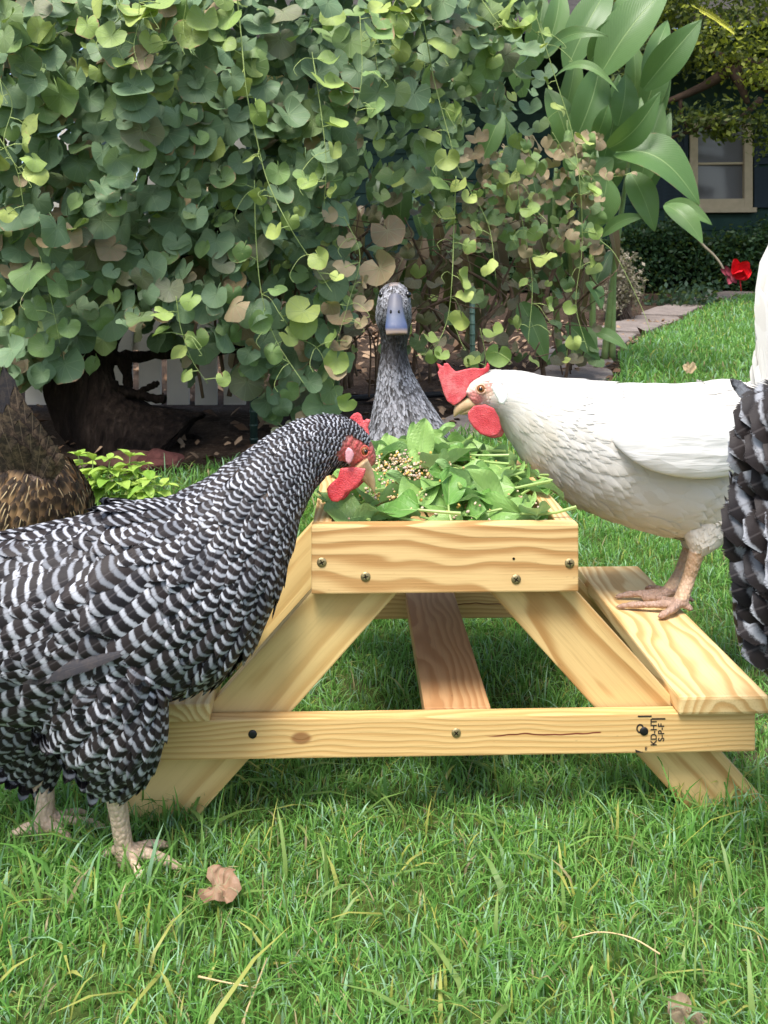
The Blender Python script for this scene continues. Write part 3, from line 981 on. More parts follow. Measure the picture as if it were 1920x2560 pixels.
def flesh(name, poly, Yc, thick, mat, parent, vox=0.0011, it=5, tilt=0.0):
    V, F = slab_shape(poly, Yc, thick, tilt)
    me = py_mesh(name, V, F)
    bm = bmesh.new(); bm.from_mesh(me); bmesh.ops.triangulate(bm, faces=bm.faces[:]); bmesh.ops.recalc_face_normals(bm, faces=bm.faces[:]); bm.to_mesh(me); bm.free()
    me = applied(me, [('REMESH', dict(mode='VOXEL', voxel_size=vox)), ('SMOOTH', dict(factor=0.5, iterations=it))])
    me.name = name
    return link(name, me, mat, parent)

def ball(name, c, r, mat, parent, squash=(1, 1, 1), seg=16):
    bm = bmesh.new(); bmesh.ops.create_uvsphere(bm, u_segments=seg, v_segments=seg // 2 + 2, radius=1)
    for v in bm.verts: v.co = Vector((v.co.x * r * squash[0], v.co.y * r * squash[1], v.co.z * r * squash[2])) + Vector(c)
    me = bpy.data.meshes.new(name); bm.to_mesh(me); bm.free()
    return link(name, me, mat, parent)

def eye(c, r, facing, parent):
    e = ball('eye', c, r, EYE, parent)
    f = Vector(facing).normalized()
    p = ball('pupil', Vector(c) + f * r * 0.52, r * 0.60, PUPIL, e)
    return e

def pxpoly(seq, ox, oy, sc): return [(ox + x / sc, oy + y / sc) for x, y in seq]

def toe(P, r0, r1):
    P = [Vector(p) for p in P]
    C = crom([[*p] for p in P], 9)
    rad = [r0 + (r1 - r0) * (k / 8) + (0.0009 if k in (2, 5) else 0) for k in range(8)] + [0.0006]
    return tube([Vector(c) for c in C], rad, 10)

def mat_feather(kind):
    t = NT('feather_' + kind, 0.55, 0.22)
    fuv = t.attr('fuv', 'Vector'); s = t.sep(fuv); u, v, rnd = s[0], s[1], s[2]
    par = t.sep(t.attr('fpar', 'Vector'))[0]; uraw = t.sep(t.attr('fpar', 'Vector'))[1]
    co = t.co('Object')
    nz = t.noise(co, 170, 3, 0.6)
    u2 = t.math('MULTIPLY', u, u)
    if kind == 'barred':
        p = t.math('MULTIPLY', t.math('ADD', v, t.math('MULTIPLY', u2, 0.17)), par)
        p = t.math('ADD', p, t.math('MULTIPLY', t.math('SUBTRACT', nz, 0.5), 0.30))
        p = t.math('ADD', p, t.math('MULTIPLY', rnd, 0.16))
        w = t.math('SINE', t.math('MULTIPLY', p, 6.28318))
        m = t.step(t.math('ADD', w, t.math('MULTIPLY', t.math('SUBTRACT', t.noise(co, 900, 2), 0.5), 0.7)), -0.08, 1.0)
        m = t.math('MULTIPLY', m, t.math('SUBTRACT', 1.0, t.math('MULTIPLY', t.step(t.math('ABSOLUTE', u), 0.7, 1.0), 0.55)))
        dark = t.mix(rnd, (0.009, 0.008, 0.010), (0.024, 0.018, 0.017))
        lite = t.mix(t.math('FRACT', t.math('MULTIPLY', rnd, 7.31)), (0.17, 0.18, 0.20), (0.47, 0.485, 0.52))
        c = t.mix(m, dark, lite)
        shaft = t.step(t.math('ABSOLUTE', u), 0.05, 0.02)
        c = t.mix(t.math('MULTIPLY', shaft, 0.35), c, (0.10, 0.09, 0.09))
    elif kind == 'white':
        c = t.mix(rnd, (0.66, 0.63, 0.565), (0.735, 0.72, 0.675))
        c = t.mix(t.math('MULTIPLY', t.step(nz, 0.55, 0.8), 0.22), c, (0.70, 0.62, 0.47))
        cream = t.math('MULTIPLY', par, 0.75)
        c = t.mix(cream, c, (0.66, 0.53, 0.32))
    elif kind == 'gold':
        e = t.math('ABSOLUTE', u)
        base = t.mix(rnd, (0.12, 0.075, 0.042), (0.40, 0.25, 0.12))
        blk = t.math('MULTIPLY', t.step(v, 0.45, 0.75), t.step(e, 0.85, 0.4))
        c = t.mix(t.math('MULTIPLY', blk, 0.9), base, (0.016, 0.012, 0.010))
        sh = t.step(e, 0.13, 0.05)
        c = t.mix(t.math('MULTIPLY', sh, t.math('MULTIPLY', par, t.step(v, 0.30, 0.75))), c, (0.60, 0.45, 0.25))
        rim = t.math('MULTIPLY', t.step(e, 0.62, 0.9), 0.6)
        c = t.mix(rim, c, (0.30, 0.16, 0.05))
    elif kind == 'grey':
        a = t.mix(t.math('POWER', rnd, 1.5), (0.035, 0.032, 0.03), (0.36, 0.36, 0.38))
        tip = t.step(v, 0.55, 0.95)
        c = t.mix(t.math('MULTIPLY', tip, t.math('MULTIPLY', t.math('FRACT', t.math('MULTIPLY', rnd, 5.7)), 0.85)), a, (0.52, 0.53, 0.56))
        c = t.mix(t.step(nz, 0.55, 0.72), c, (0.07, 0.06, 0.055))
        c = t.mix(par, c, (0.022, 0.018, 0.016))
    elif kind == 'brown_tail':
        e = t.math('ABSOLUTE', u)
        c = t.mix(t.step(t.noise(co, 120, 4, 0.7), 0.4, 0.7), (0.05, 0.038, 0.031), (0.20, 0.14, 0.09))
        c = t.mix(t.math('MULTIPLY', t.step(e, 0.05, 0.015), 0.6), c, (0.30, 0.22, 0.15))
        c = t.mix(t.math('MULTIPLY', par, 0.85), c, (0.035, 0.035, 0.042))
    fib = t.noise(t.comb(t.math('MULTIPLY', u, 1.2), t.math('ADD', t.math('MULTIPLY', v, 26), t.math('MULTIPLY', t.math('ABSOLUTE', u), -10)), t.math('MULTIPLY', rnd, 50)), 3.0, 2, 0.5)
    c = t.mix(t.math('MULTIPLY', t.step(fib, 0.5, 0.85), 0.22 if kind != 'white' else 0.07), c, (0.03, 0.028, 0.03) if kind != 'white' else (0.6, 0.56, 0.47))
    t.color(c)
    t.bump(fib, 0.25, 0.0008)
    t.translucent(c, 0.08 if kind != 'white' else 0.2)
    if kind != 'white':
        # frayed barbs along the margin
        barb = t.noise(t.comb(t.math('MULTIPLY', t.math('SUBTRACT', v, t.math('MULTIPLY', uraw, 0.35)), 60), t.math('MULTIPLY', rnd, 90), 0.0), 1.0, 1, 0.5)
        rim = t.math('MAXIMUM', uraw, t.math('MULTIPLY', t.math('SUBTRACT', v, 0.72), 3.6))
        hole = t.step(t.math('ADD', rim, t.math('MULTIPLY', barb, 0.55)), 1.12, 1.22)
        tp = t.n.new('ShaderNodeBsdfTransparent'); mx = t.n.new('ShaderNodeMixShader')
        src = t.out.inputs[0].links[0].from_socket
        t.l.new(hole, mx.inputs[0]); t.l.new(src, mx.inputs[1]); t.l.new(tp.outputs[0], mx.inputs[2]); t.l.new(mx.outputs[0], t.out.inputs[0])
    return t.m
FE = {k: mat_feather(k) for k in ('barred', 'white', 'gold', 'grey', 'brown_tail')}

def cover(loft, u0, u1, spec, mask=None, sign=-1, par_fn=None, period=0.0095, lift=0.16, curve=0.10, camber=0.35, droop=0.0, jit=0.22, bias=None):
    """spec: rows of (u, length, half width, row step, column step)"""
    A = np.array(spec)
    f = lambda u: (np.interp(u, A[:, 0], A[:, 3]), np.interp(u, A[:, 0], A[:, 4]))
    u, th = loft.scatter(u0, u1, f, jit)
    p, n, d = loft.sample(u, th)
    d = d * sign
    if droop:
        d = d + np.array([0, 0, -droop]); d -= n * (d * n).sum(1)[:, None]; d /= np.linalg.norm(d, axis=1)[:, None]
    if bias is not None:
        d = d + np.array(bias); d -= n * (d * n).sum(1)[:, None]; d /= np.linalg.norm(d, axis=1)[:, None] + 1e-9
    d = d + RNG.normal(0, 0.09, d.shape); d -= n * (d * n).sum(1)[:, None]; d /= np.linalg.norm(d, axis=1)[:, None]
    L = np.interp(u, A[:, 0], A[:, 1]) * RNG.uniform(0.85, 1.15, len(u)); Wd = np.interp(u, A[:, 0], A[:, 2]) * RNG.uniform(0.88, 1.12, len(u))
    if mask is not None:
        k = mask(p, u, th); p, n, d, L, Wd, u, th = p[k], n[k], d[k], L[k], Wd[k], u[k], th[k]
    par = L / period if par_fn is None else par_fn(p, u, th, L)
    root = p - n * np.minimum(0.0015, 0.03 * L)[:, None]
    return feather_arrays(root, d, n, L, Wd, par, lift * RNG.uniform(0.6, 1.4, len(u)), curve, camber)

def fan(rows, mat_par=0.0, camber=0.12, curve=0.05):
    """tail or wing quills: rows of (root, tip, half width, normal)"""
    r = np.array([list(a[0]) for a in rows], float); tp = np.array([list(a[1]) for a in rows], float)
    d = tp - r; L = np.linalg.norm(d, axis=1); d /= L[:, None]
    n = np.array([list(a[3]) for a in rows], float); n -= d * (n * d).sum(1)[:, None]; n /= np.linalg.norm(n, axis=1)[:, None]
    Wd = np.array([a[2] for a in rows], float)
    par = np.array([a[4] if len(a) > 4 else mat_par for a in rows], float)
    return feather_arrays(r, d, n, L, Wd, par, 0.0, curve, camber, wprof=np.array([0.35, 0.75, 1.0, 1.0, 0.75, 0.12]))

def paint(c, P, ctr, r, col, amt=1.0):
    d = np.linalg.norm(P - np.array(ctr)[None], axis=1)
    w = np.clip((r - d) / (0.45 * r), 0, 1) * amt
    w = (w * w * (3 - 2 * w))[:, None]
    c[:] = c * (1 - w) + np.array(col)[None] * w

def near(P, c, r):
    return np.linalg.norm(P - np.array(c)[None], axis=1) < r

def dseg(P, a, b):
    a, b = np.array(a, float), np.array(b, float); ab = b - a
    t = np.clip(((P - a) @ ab) / (ab @ ab), 0, 1)
    return np.linalg.norm(P - (a + t[:, None] * ab), axis=1)

# ---------------------------------------------------------------- barred hen, foreground
def barred_hen():
    Yof = lambda x: float(np.interp(x, [-300, 0, 400, 640, 760, 900, 1000], [0.84, 0.85, 0.872, 0.915, 0.945, 0.975, 0.985]))
    st = [(-330, 1400, 55, .7), (-240, 1440, 120, .75), (-120, 1500, 190, .75), (30, 1555, 232, .72), (190, 1548, 248, .70), (330, 1508, 243, .68), (450, 1455, 230, .66), (540, 1382, 194, .70),
          (612, 1296, 146, .76), (675, 1214, 108, .80), (734, 1152, 88, .80), (791, 1116, 77, .78), (843, 1108, 68, .74), (880, 1124, 57, .74), (905, 1148, 44, .74), (920, 1170, 26, .75)]
    pts = [W(x, y, Yof(x)) for x, y, h, w in st]
    hh = [M(h, Yof(x)) for x, y, h, w in st]; hw = [M(h * w, Yof(x)) for x, y, h, w in st]
    lf = Loft(pts, hh, hw, (0.0, -1.0, 0.0), 170, 64, low=[1, 1, 1, 1, 1, 1.02, 1.10, 1.03, 1.0] + [1] * (len(st) - 9))
    root = empty('hen', (W(250, 2150, 0.86).x, 0.87, 0), 'black and white barred hen with red wattle bending over the tray from the left', 'hen', 'hens around the feeder')
    # thighs
    def thigh(rows, Yc):
        P = [W(x, y, Yq) for x, y, r, Yq in rows]; r = [M(q, Yq) for x, y, q, Yq in rows]
        return Loft(P, r, [q * 0.72 for q in r], (0, -1, 0), 60, 40)
    th1 = thigh([(215, 1560, 120, .850), (250, 1690, 165, .842), (282, 1800, 142, .836), (298, 1890, 104, .840), (297, 1950, 66, .845), (296, 1990, 34, .848)], 0)
    th2 = thigh([(60, 1650, 130, .90), (70, 1760, 150, .905), (90, 1850, 105, .91), (105, 1920, 55, .913), (108, 1960, 32, .915)], 0)
    def shank(p0, p1, Ya, Yb, r0, r1):
        a, b = W(*p0, Ya), W(*p1, Yb)
        return [a, a.lerp(b, 0.5), b], [M(r0, Ya), M((r0 + r1) / 2 * 0.92, Ya), M(r1, Yb)]
    sh1P, sh1r = shank((286, 1965), (318, 2165), .848, .860, 27, 24)
    sh2P, sh2r = shank((108, 1930), (118, 2120), .915, .905, 27, 25)
    shapes = [lf.mesh(0.94), th1.mesh(0.93), th2.mesh(0.93), tube(sh1P, sh1r, 16), tube(sh2P, sh2r, 16)]
    segs = [(sh1P[0], sh1P[2], 0.014), (sh2P[0], sh2P[2], 0.014)]
    def foot(c, yaw, sc=1.0):
        c = Vector((c.x, c.y, 0.012))
        out = []
        for a, ln, r in ((0, 0.060, 0.0062), (0.75, 0.046, 0.0056), (-0.75, 0.048, 0.0056), (math.pi + 0.2, 0.030, 0.005)):
            d = Vector((math.cos(yaw + a), math.sin(yaw + a), 0))
            P = [c, c + d * ln * 0.35 + Vector((0, 0, 0.007)), c + d * ln * 0.72 + Vector((0, 0, 0.002)), c + d * ln + Vector((0, 0, -0.004))]
            out.append(toe(P, r, r * 0.62)); segs.append((c, c + d * ln, 0.014))
        return out
    shapes += foot(sh1P[2], -0.25) + foot(sh2P[2], 0.1)
    # hind toe of the far foot lifted clear of the grass
    hb = W(100, 2070, .905); hp = [hb, W(62, 2072, .90), W(20, 2092, .895)]
    shapes.append(toe(hp, 0.0075, 0.004)); segs.append((hp[0], hp[2], 0.012))
    fc = W(893, 1150, 0.94); fc2 = W(915, 1120, 0.95)
    legc = np.array([0.58, 0.43, 0.30])
    def colf(co):
        c = np.tile(np.array([[0.02, 0.018, 0.02]]), (len(co), 1))
        paint(c, co, W(902, 1150, 0.948), 0.033, (0.60, 0.06, 0.07)); paint(c, co, W(916, 1172, .955), 0.026, (0.62, 0.08, 0.085))
        paint(c, co, W(884, 1186, 0.932), 0.014, (0.16, 0.10, 0.08), 0.8); paint(c, co, W(897, 1112, .930), .012, (0.25, 0.20, 0.20), 0.7)
        paint(c, co, W(898, 1158, 0.930), 0.010, (0.32, 0.10, 0.09), 0.7)
        for a, b, r in segs:
            k = (dseg(co, a, b) < r) & (co[:, 2] < 0.09); c[k] = legc
        return c
    body_mesh('body', shapes, 0.0030, colf, SKIN, root)
    # plumage, smaller towards the head
    spec = [(0.0, .056, .016, .015, .017), (0.45, .045, .0132, .0118, .0138), (0.60, .036, .0103, .0095, .0112), (0.72, .027, .0070, .0076, .0082), (0.82, .019, .0046, .0058, .0060), (0.90, .012, .0031, .0040, .0042), (1.0, .006, .002, .0025, .003)]
    facec = W(897, 1152, 0.948)
    def mask(p, u, th):
        k = ~near(p, W(903, 1148, 0.940), 0.0235) & ~near(p, W(919, 1168, .952), 0.019)
        k &= ~(near(p, W(875, 1142, .938), 0.011))
        return k
    ch = [cover(lf, 0.02, 0.965, spec, mask, par_fn=lambda p, u, th, L: L / np.interp(u, [0, .5, .62, .75, .85, 1], [.0118, .0102, .0088, .0068, .0055, .0045]) * RNG.uniform(0.88, 1.12, len(u)), lift=0.15, camber=0.28, jit=0.34)]
    for t_ in (th1, th2):
        ch.append(cover(t_, 0.12, 0.93, [(0, .043, .0125, .0105, .0130), (0.7, .034, .0102, .0082, .0105), (1, .022, .007, .006, .008)], None, sign=1, lift=0.12, curve=0.16, camber=0.28, bias=(-1.1, 0, 0.15), jit=0.34, par_fn=lambda p, u, th, L: L / (0.0102 * RNG.uniform(0.88, 1.12, len(u)))))
    # wing: larger shoulder feathers on the near side and dark quills under them
    K = 150
    uu = RNG.uniform(0.22, 0.50, K); tt = RNG.uniform(-0.75, 0.62, K)
    p, n, d = lf.sample(uu, tt); d = -d + np.array([0, 0, -0.22]); d -= n * (d * n).sum(1)[:, None]; d /= np.linalg.norm(d, axis=1)[:, None]
    ch.append(feather_arrays(p + n * 0.004, d, n, RNG.uniform(.044, .060, K), RNG.uniform(.015, .020, K), RNG.uniform(3.9, 4.8, K), 0.12, 0.08, 0.30))
    plumage('plumage', ch, FE['barred'], root, 'black and white barred feathers')
    q = []
    for k in range(5):
        a = W(300 - 22 * k, 1634 + 8 * k, 0.792); b = W(60 - 34 * k, 1712 - 3 * k, 0.784)
        q.append((a, b, 0.0065, (0.05, -1, 0.35 - 0.02 * k), 1.0))
    plumage('wing_quill', [fan(q)], FE['brown_tail'], root, 'dark wing quills showing below the barred shoulder feathers')
    # head furniture
    Yh = 0.968
    comb = pxpoly([(760, 640), (775, 520), (800, 430), (860, 375), (930, 350), (985, 385), (1012, 440), (1005, 545), (1075, 462), (1110, 468), (1095, 520), (1145, 462), (1152, 500), (1105, 610), (1135, 735), (1060, 800), (960, 750), (850, 690)], 760, 980, 6.914)
    flesh('comb', comb, Yh + 0.004, 0.0065, COMB, root, it=4)
    wat = pxpoly([(600, 1420), (850, 1400), (1050, 1430), (1010, 1560), (950, 1660), (830, 1780), (690, 1850), (650, 1930), (560, 2005), (450, 1995), (385, 1900), (365, 1780), (420, 1700), (560, 1580)], 760, 980, 6.914)
    wat = [(x + 4, y - 15) for x, y in wat]
    flesh('wattle', wat, Yh - 0.028, 0.0052, COMB, root)
    flesh('wattle', [(x + 12, y - 4) for x, y in wat], Yh + 0.002, 0.0045, COMB, root)
    flesh('earlobe', pxpoly([(760, 950), (830, 990), (870, 1080), (830, 1200), (770, 1260), (720, 1190), (710, 1040)], 760, 980, 6.914), Yh - 0.034, 0.006, LOBE_P, root)
    # beak: upper and lower halves
    bk = Loft([W(902, 1158, .954), W(917, 1180, .955), W(929, 1206, .955), W(936, 1232, .955)], [.0085, .0066, .0042, .0007], [.0072, .0054, .0034, .0006], (0, -1, 0), 20, 16)
    V, F = bk.mesh(); link('beak', py_mesh('beak', V, F), HORN, root)
    bk = Loft([W(900, 1174, .955), W(914, 1196, .955), W(926, 1219, .955)], [.006, .0040, .0006], [.006, .0040, .0006], (0, -1, 0), 14, 14)
    V, F = bk.mesh(); link('lower_beak', py_mesh('lower_beak', V, F), HORN, root)
    eye(W(912, 1128, 0.9395), 0.0044, (0.35, -0.9, 0.0), root)
    # eyelid ring
    C = W(912, 1128, 0.9345); P = [C + Vector((math.cos(a) * .0042, 0.0006 * math.cos(a), math.sin(a) * .0054)) for a in np.linspace(0, 2 * math.pi, 17)]
    MB().tube(P, 0.0009, 6).build('eyelid', plain('eyelid_red', (0.45, 0.08, 0.06), 0.5, 0.3, 0.2, 300), root)
    # tail, outside the frame to the left
    rows = []
    for k in range(9):
        a = W(-250 + 4 * k, 1400 + 10 * k, .84 + .006 * (k - 4)); b = W(-520 + 25 * abs(k - 4), 1010 + 55 * abs(k - 4), .84 + .02 * (k - 4))
        rows.append((a, b, 0.02, (0, -1, 0.2), 8.0))
    plumage('tail_feathers', [fan(rows)], FE['barred'], root)
    return root
barred_hen()

# ---------------------------------------------------------------- white hen on the seat
def white_hen():
    Yb = 1.195
    Yof = lambda x: float(np.interp(x, [1130, 1300, 1600, 2100], [1.165, 1.175, 1.20, 1.21]))
    st = [(2050, 985, 50, .8), (1985, 1030, 110, .8), (1900, 1098, 158, .76), (1800, 1145, 193, .72), (1690, 1148, 191, .72), (1580, 1132, 178, .72), (1490, 1108, 161, .74), (1418, 1076, 141, .76), (1362, 1044, 116, .80),
          (1318, 1016, 91, .82), (1280, 993, 71, .82), (1245, 981, 57, .80), (1216, 980, 50, .78), (1192, 987, 41, .76), (1174, 998, 27, .76)]
    pts = [W(x, y, Yof(x)) for x, y, h, w in st]; hh = [M(h, Yof(x)) for x, y, h, w in st]; hw = [M(h * w, Yof(x)) for x, y, h, w in st]
    lf = Loft(pts, hh, hw, (0, -1, 0), 170, 64)
    root = empty('hen', (W(1690, 1500, 1.2).x, 1.2, ZC + 0.019), 'white hen with red comb and wattle standing on the right seat of the feeder', 'hen', 'hens around the feeder')
    t1 = Loft([W(1790, 1190, 1.195), W(1776, 1265, 1.184), W(1758, 1332, 1.171), W(1746, 1378, 1.166)], [M(q, 1.16) for q in (110, 100, 58, 22)], [M(q, 1.16) for q in (50, 62, 46, 21)], (0, -1, 0), 40, 36)
    t2 = Loft([W(1750, 1220, 1.235), W(1745, 1285, 1.235), W(1737, 1340, 1.235), W(1729, 1378, 1.235)], [M(q, 1.2) for q in (115, 80, 46, 22)], [M(q, 1.2) for q in (85, 62, 40, 20)], (0, -1, 0), 40, 36)
    zs = ZC + 0.0192
    def onseat(px, py, up=0.006):
        Y = (CAM_H - zs - up) / ((py - HOR) / FPX); return W(px, py, Y)
    h1 = onseat(1700, 1508, 0.012); h2 = onseat(1672, 1482, 0.012)
    s1 = [W(1748, 1362, 1.165), W(1722, 1445, 1.172), h1]; s2 = [W(1730, 1362, 1.235), W(1700, 1435, 1.225), h2]
    shapes = [lf.mesh(0.955), t1.mesh(0.95), t2.mesh(0.95), tube(s1, [.0105, .0085, .0095], 14), tube(s2, [.0105, .0085, .0095], 14)]
    segs = [(s1[0], s1[1], .016), (s1[1], s1[2], .016), (s2[0], s2[1], .016), (s2[1], s2[2], .016)]
    def tt(hub, mids, r=0.0058):
        P = [hub] + [onseat(x, y, up) for x, y, up in mids]
        shapes.append(toe(P, r, 0.0034))
        for a, b in zip(P, P[1:]): segs.append((a, b, .012))
    tt(h1, [(1640, 1511, .010), (1580, 1512, .007), (1536, 1518, .002)])
    tt(h1, [(1676, 1526, .009), (1655, 1538, .006), (1644, 1546, .002)])
    tt(h1, [(1640, 1496, .008), (1618, 1494, .006), (1606, 1497, .003)])
    tt(h1, [(1722, 1518, .008), (1730, 1530, .003)], .005)
    tt(h2, [(1620, 1483, .010), (1570, 1486, .007), (1532, 1494, .002)])
    tt(h2, [(1640, 1492, .009), (1615, 1496, .006), (1604, 1500, .003)])
    tt(h2, [(1640, 1472, .008), (1622, 1471, .006), (1612, 1473, .003)])
    tt(h2, [(1712, 1490, .008), (1738, 1505, .003)], .005)
    def colf(co):
        c = np.tile(np.array([[0.70, 0.66, 0.58]]), (len(co), 1))
        paint(c, co, W(1203, 976, 1.142), 0.026, (0.66, 0.47, 0.36), 0.8)
        paint(c, co, W(1222, 958, 1.142), 0.018, (0.60, 0.21, 0.18)); paint(c, co, W(1190, 972, 1.145), 0.010, (0.60, 0.22, 0.19), 0.8)
        paint(c, co, W(1180, 1002, 1.152), 0.017, (0.60, 0.16, 0.16))
        for a, b, r in segs:
            k = (dseg(co, a, b) < r) & (co[:, 2] < W(0, 1370, 1.18).z); c[k] = (0.46, 0.31, 0.19)
        low = co[:, 2] < zs + 0.019; lo2 = low & (c[:, 0] < 0.6); c[lo2] = (0.29, 0.18, 0.135)
        return c
    body_mesh('body', shapes, 0.0028, colf, SKIN, root)
    spec = [(0.0, .060, .018, .014, .016), (0.4, .050, .016, .0105, .0130), (0.58, .044, .0115, .0085, .0100), (0.72, .042, .0062, .0070, .0060), (0.85, .026, .0034, .0045, .0040), (1.0, .008, .0018, .0028, .0028)]
    ec = W(1206, 976, 1.14)
    def mask(p, u, th):
        return ~near(p, ec, 0.0185) & ~near(p, W(1183, 1000, 1.155), 0.017)
    zb0, zb1 = W(0, 1330, Yb).z, W(0, 1000, Yb).z
    def par(p, u, th, L):
        low = np.clip((W(0, 1260, Yb).z - p[:, 2]) / 0.10, 0, 1) * 0.35
        bib = np.clip(1 - np.linalg.norm(p - np.array(W(1300, 1085, 1.13))[None], axis=1) / 0.045, 0, 1)
        return np.clip(low + bib * 0.8, 0, 1) * RNG.uniform(0.5, 1.0, len(p))
    ch = [cover(lf, 0.02, 0.96, spec, mask, par_fn=par, lift=0.045, curve=0.035, camber=0.10, jit=0.4)]
    for t_ in (t1, t2):
        ch.append(cover(t_, 0.1, 0.95, [(0, .036, .010, .008, .009), (1, .016, .005, .005, .005)], None, sign=1, lift=0.02, curve=0.03, camber=0.08, par_fn=lambda p, u, th, L: 0.30 * RNG.uniform(0.5, 1, len(u))))
    plumage('plumage', ch, FE['white'], root, 'white feathers, cream on the throat and belly')
    # folded wing: a flat shell of its own laid against the side
    wl = Loft([W(1515, 1040, 1.150), W(1560, 1058, 1.128), W(1640, 1082, 1.112), W(1740, 1102, 1.110), W(1830, 1112, 1.118), W(1900, 1112, 1.135), W(1960, 1105, 1.155)], [M(q, 1.12) for q in (22, 62, 92, 94, 78, 52, 20)], [M(q, 1.12) for q in (4, 16, 24, 26, 24, 18, 8)], (0, -1, 0), 90, 60)
    wm = NT('white_wing', 0.6, 0.2)
    _co = wm.co('Object'); _sw = wm.mapping(_co, rot=(0, R(14), 0), scale=(10, 1, 75)); _w = wm.noise(_sw, 1.0, 3, 0.55, dist=0.6)
    _sc = wm.voronoi(wm.mapping(_co, rot=(0, R(14), 0), scale=(26, 8, 62)), 1.0)
    wm.color(wm.mix(wm.math('MULTIPLY', wm.step(_w, 0.5, 0.8), 0.25), (0.72, 0.71, 0.68), (0.60, 0.55, 0.45)))
    wm.bump(wm.math('ADD', _w, wm.math('MULTIPLY', _sc, 0.8)), 0.5, 0.004)
    V, F = wl.mesh(); wing = link('wing', py_mesh('wing', V, F), wm.m, root); wing['label'] = 'folded white wing'
    # tail fan standing up behind
    rows = []
    for k in range(14):
        f = k / 13
        a = W(1924 + 70 * f, 1000 + 20 * f, 1.205 + 0.004 * (k % 3)); b = W(1940 + 300 * f, 590 + 170 * f * f, 1.205 + 0.010 * ((k % 3) - 1))
        rows.append((a, b, 0.021, (0.5 * math.sin(k * 2.1), -1, 0.1), 0.0))
    for k in range(12):
        f = k / 11
        a = W(1902 + 45 * f, 985 + 15 * f, 1.195 - 0.002 * (k % 3)); b = W(1896 + 34 * f, 900 - 235 * f, 1.195 - 0.003 * (k % 3))
        rows.append((a, b, 0.0115, (0.6 * math.sin(k * 1.7), -1, 0.1), 0.0))
    for k in range(40):
        x_ = random.uniform(1900, 1990); y_ = random.uniform(760, 960)
        rows.append((W(x_ + 12, y_ + 90, 1.188), W(x_ + random.uniform(-6, 10), y_ - random.uniform(20, 70), 1.186), 0.010, (0, -1, 0.1), 0.0))
    plumage('tail_feathers', [fan(rows)], FE['white'], root, 'upright white tail feathers')
    Yh = 1.168
    cp = pxpoly([(175, 155), (225, 175), (278, 215), (272, 160), (330, 150), (378, 215), (440, 272), (560, 240), (690, 218), (790, 230), (850, 215), (880, 138), (908, 195), (900, 260), (800, 330), (700, 390), (640, 430), (600, 530), (590, 600), (500, 690), (415, 742), (320, 680), (268, 560), (222, 400), (186, 285), (212, 250)], 1060, 880, 5.53)
    flesh('comb', cp, Yh - 0.002, 0.0075, COMB, root, it=3)
    wp = pxpoly([(690, 745), (850, 725), (970, 780), (1040, 910), (1070, 1060), (1020, 1150), (900, 1172), (780, 1135), (680, 1040), (612, 930), (605, 840)], 1060, 880, 5.53)
    flesh('wattle', wp, Yh - 0.022, 0.0055, COMB, root)
    flesh('wattle', [(x + 10, y + 4) for x, y in wp], Yh + 0.010, 0.005, COMB, root)
    flesh('earlobe', pxpoly([(960, 420), (1030, 405), (1090, 470), (1150, 560), (1155, 650), (1100, 730), (1040, 715), (1010, 640), (960, 560), (930, 490)], 1060, 880, 5.53), Yh - 0.036, 0.006, LOBE_W, root, it=9)
    bk = Loft([W(1186, 1006, Yh), W(1166, 1013, Yh), W(1146, 1024, Yh), W(1135, 1042, Yh)], [.0095, .0080, .0060, .0008], [.0085, .0070, .0046, .0006], (0, -1, 0), 20, 16)
    V, F = bk.mesh(); link('beak', py_mesh('beak', V, F), HORN, root)
    bk = Loft([W(1190, 1016, Yh), W(1170, 1026, Yh), W(1150, 1036, Yh)], [.006, .005, .0008], [.0065, .005, .0008], (0, -1, 0), 14, 14)
    V, F = bk.mesh(); link('lower_beak', py_mesh('lower_beak', V, F), HORN, root)
    ec = W(1202, 972, 1.1485)
    eye(ec, 0.0050, (-0.15, -1, 0), root)
    P = [ec + Vector((math.cos(a) * .0058, -0.0020, math.sin(a) * .0056)) for a in np.linspace(0, 2 * math.pi, 17)]
    MB().tube(P, 0.0011, 6).build('eyelid', plain('eyelid_cream', (0.66, 0.40, 0.27), 0.5, 0.3, 0.2, 300), root)
    return root
white_hen()

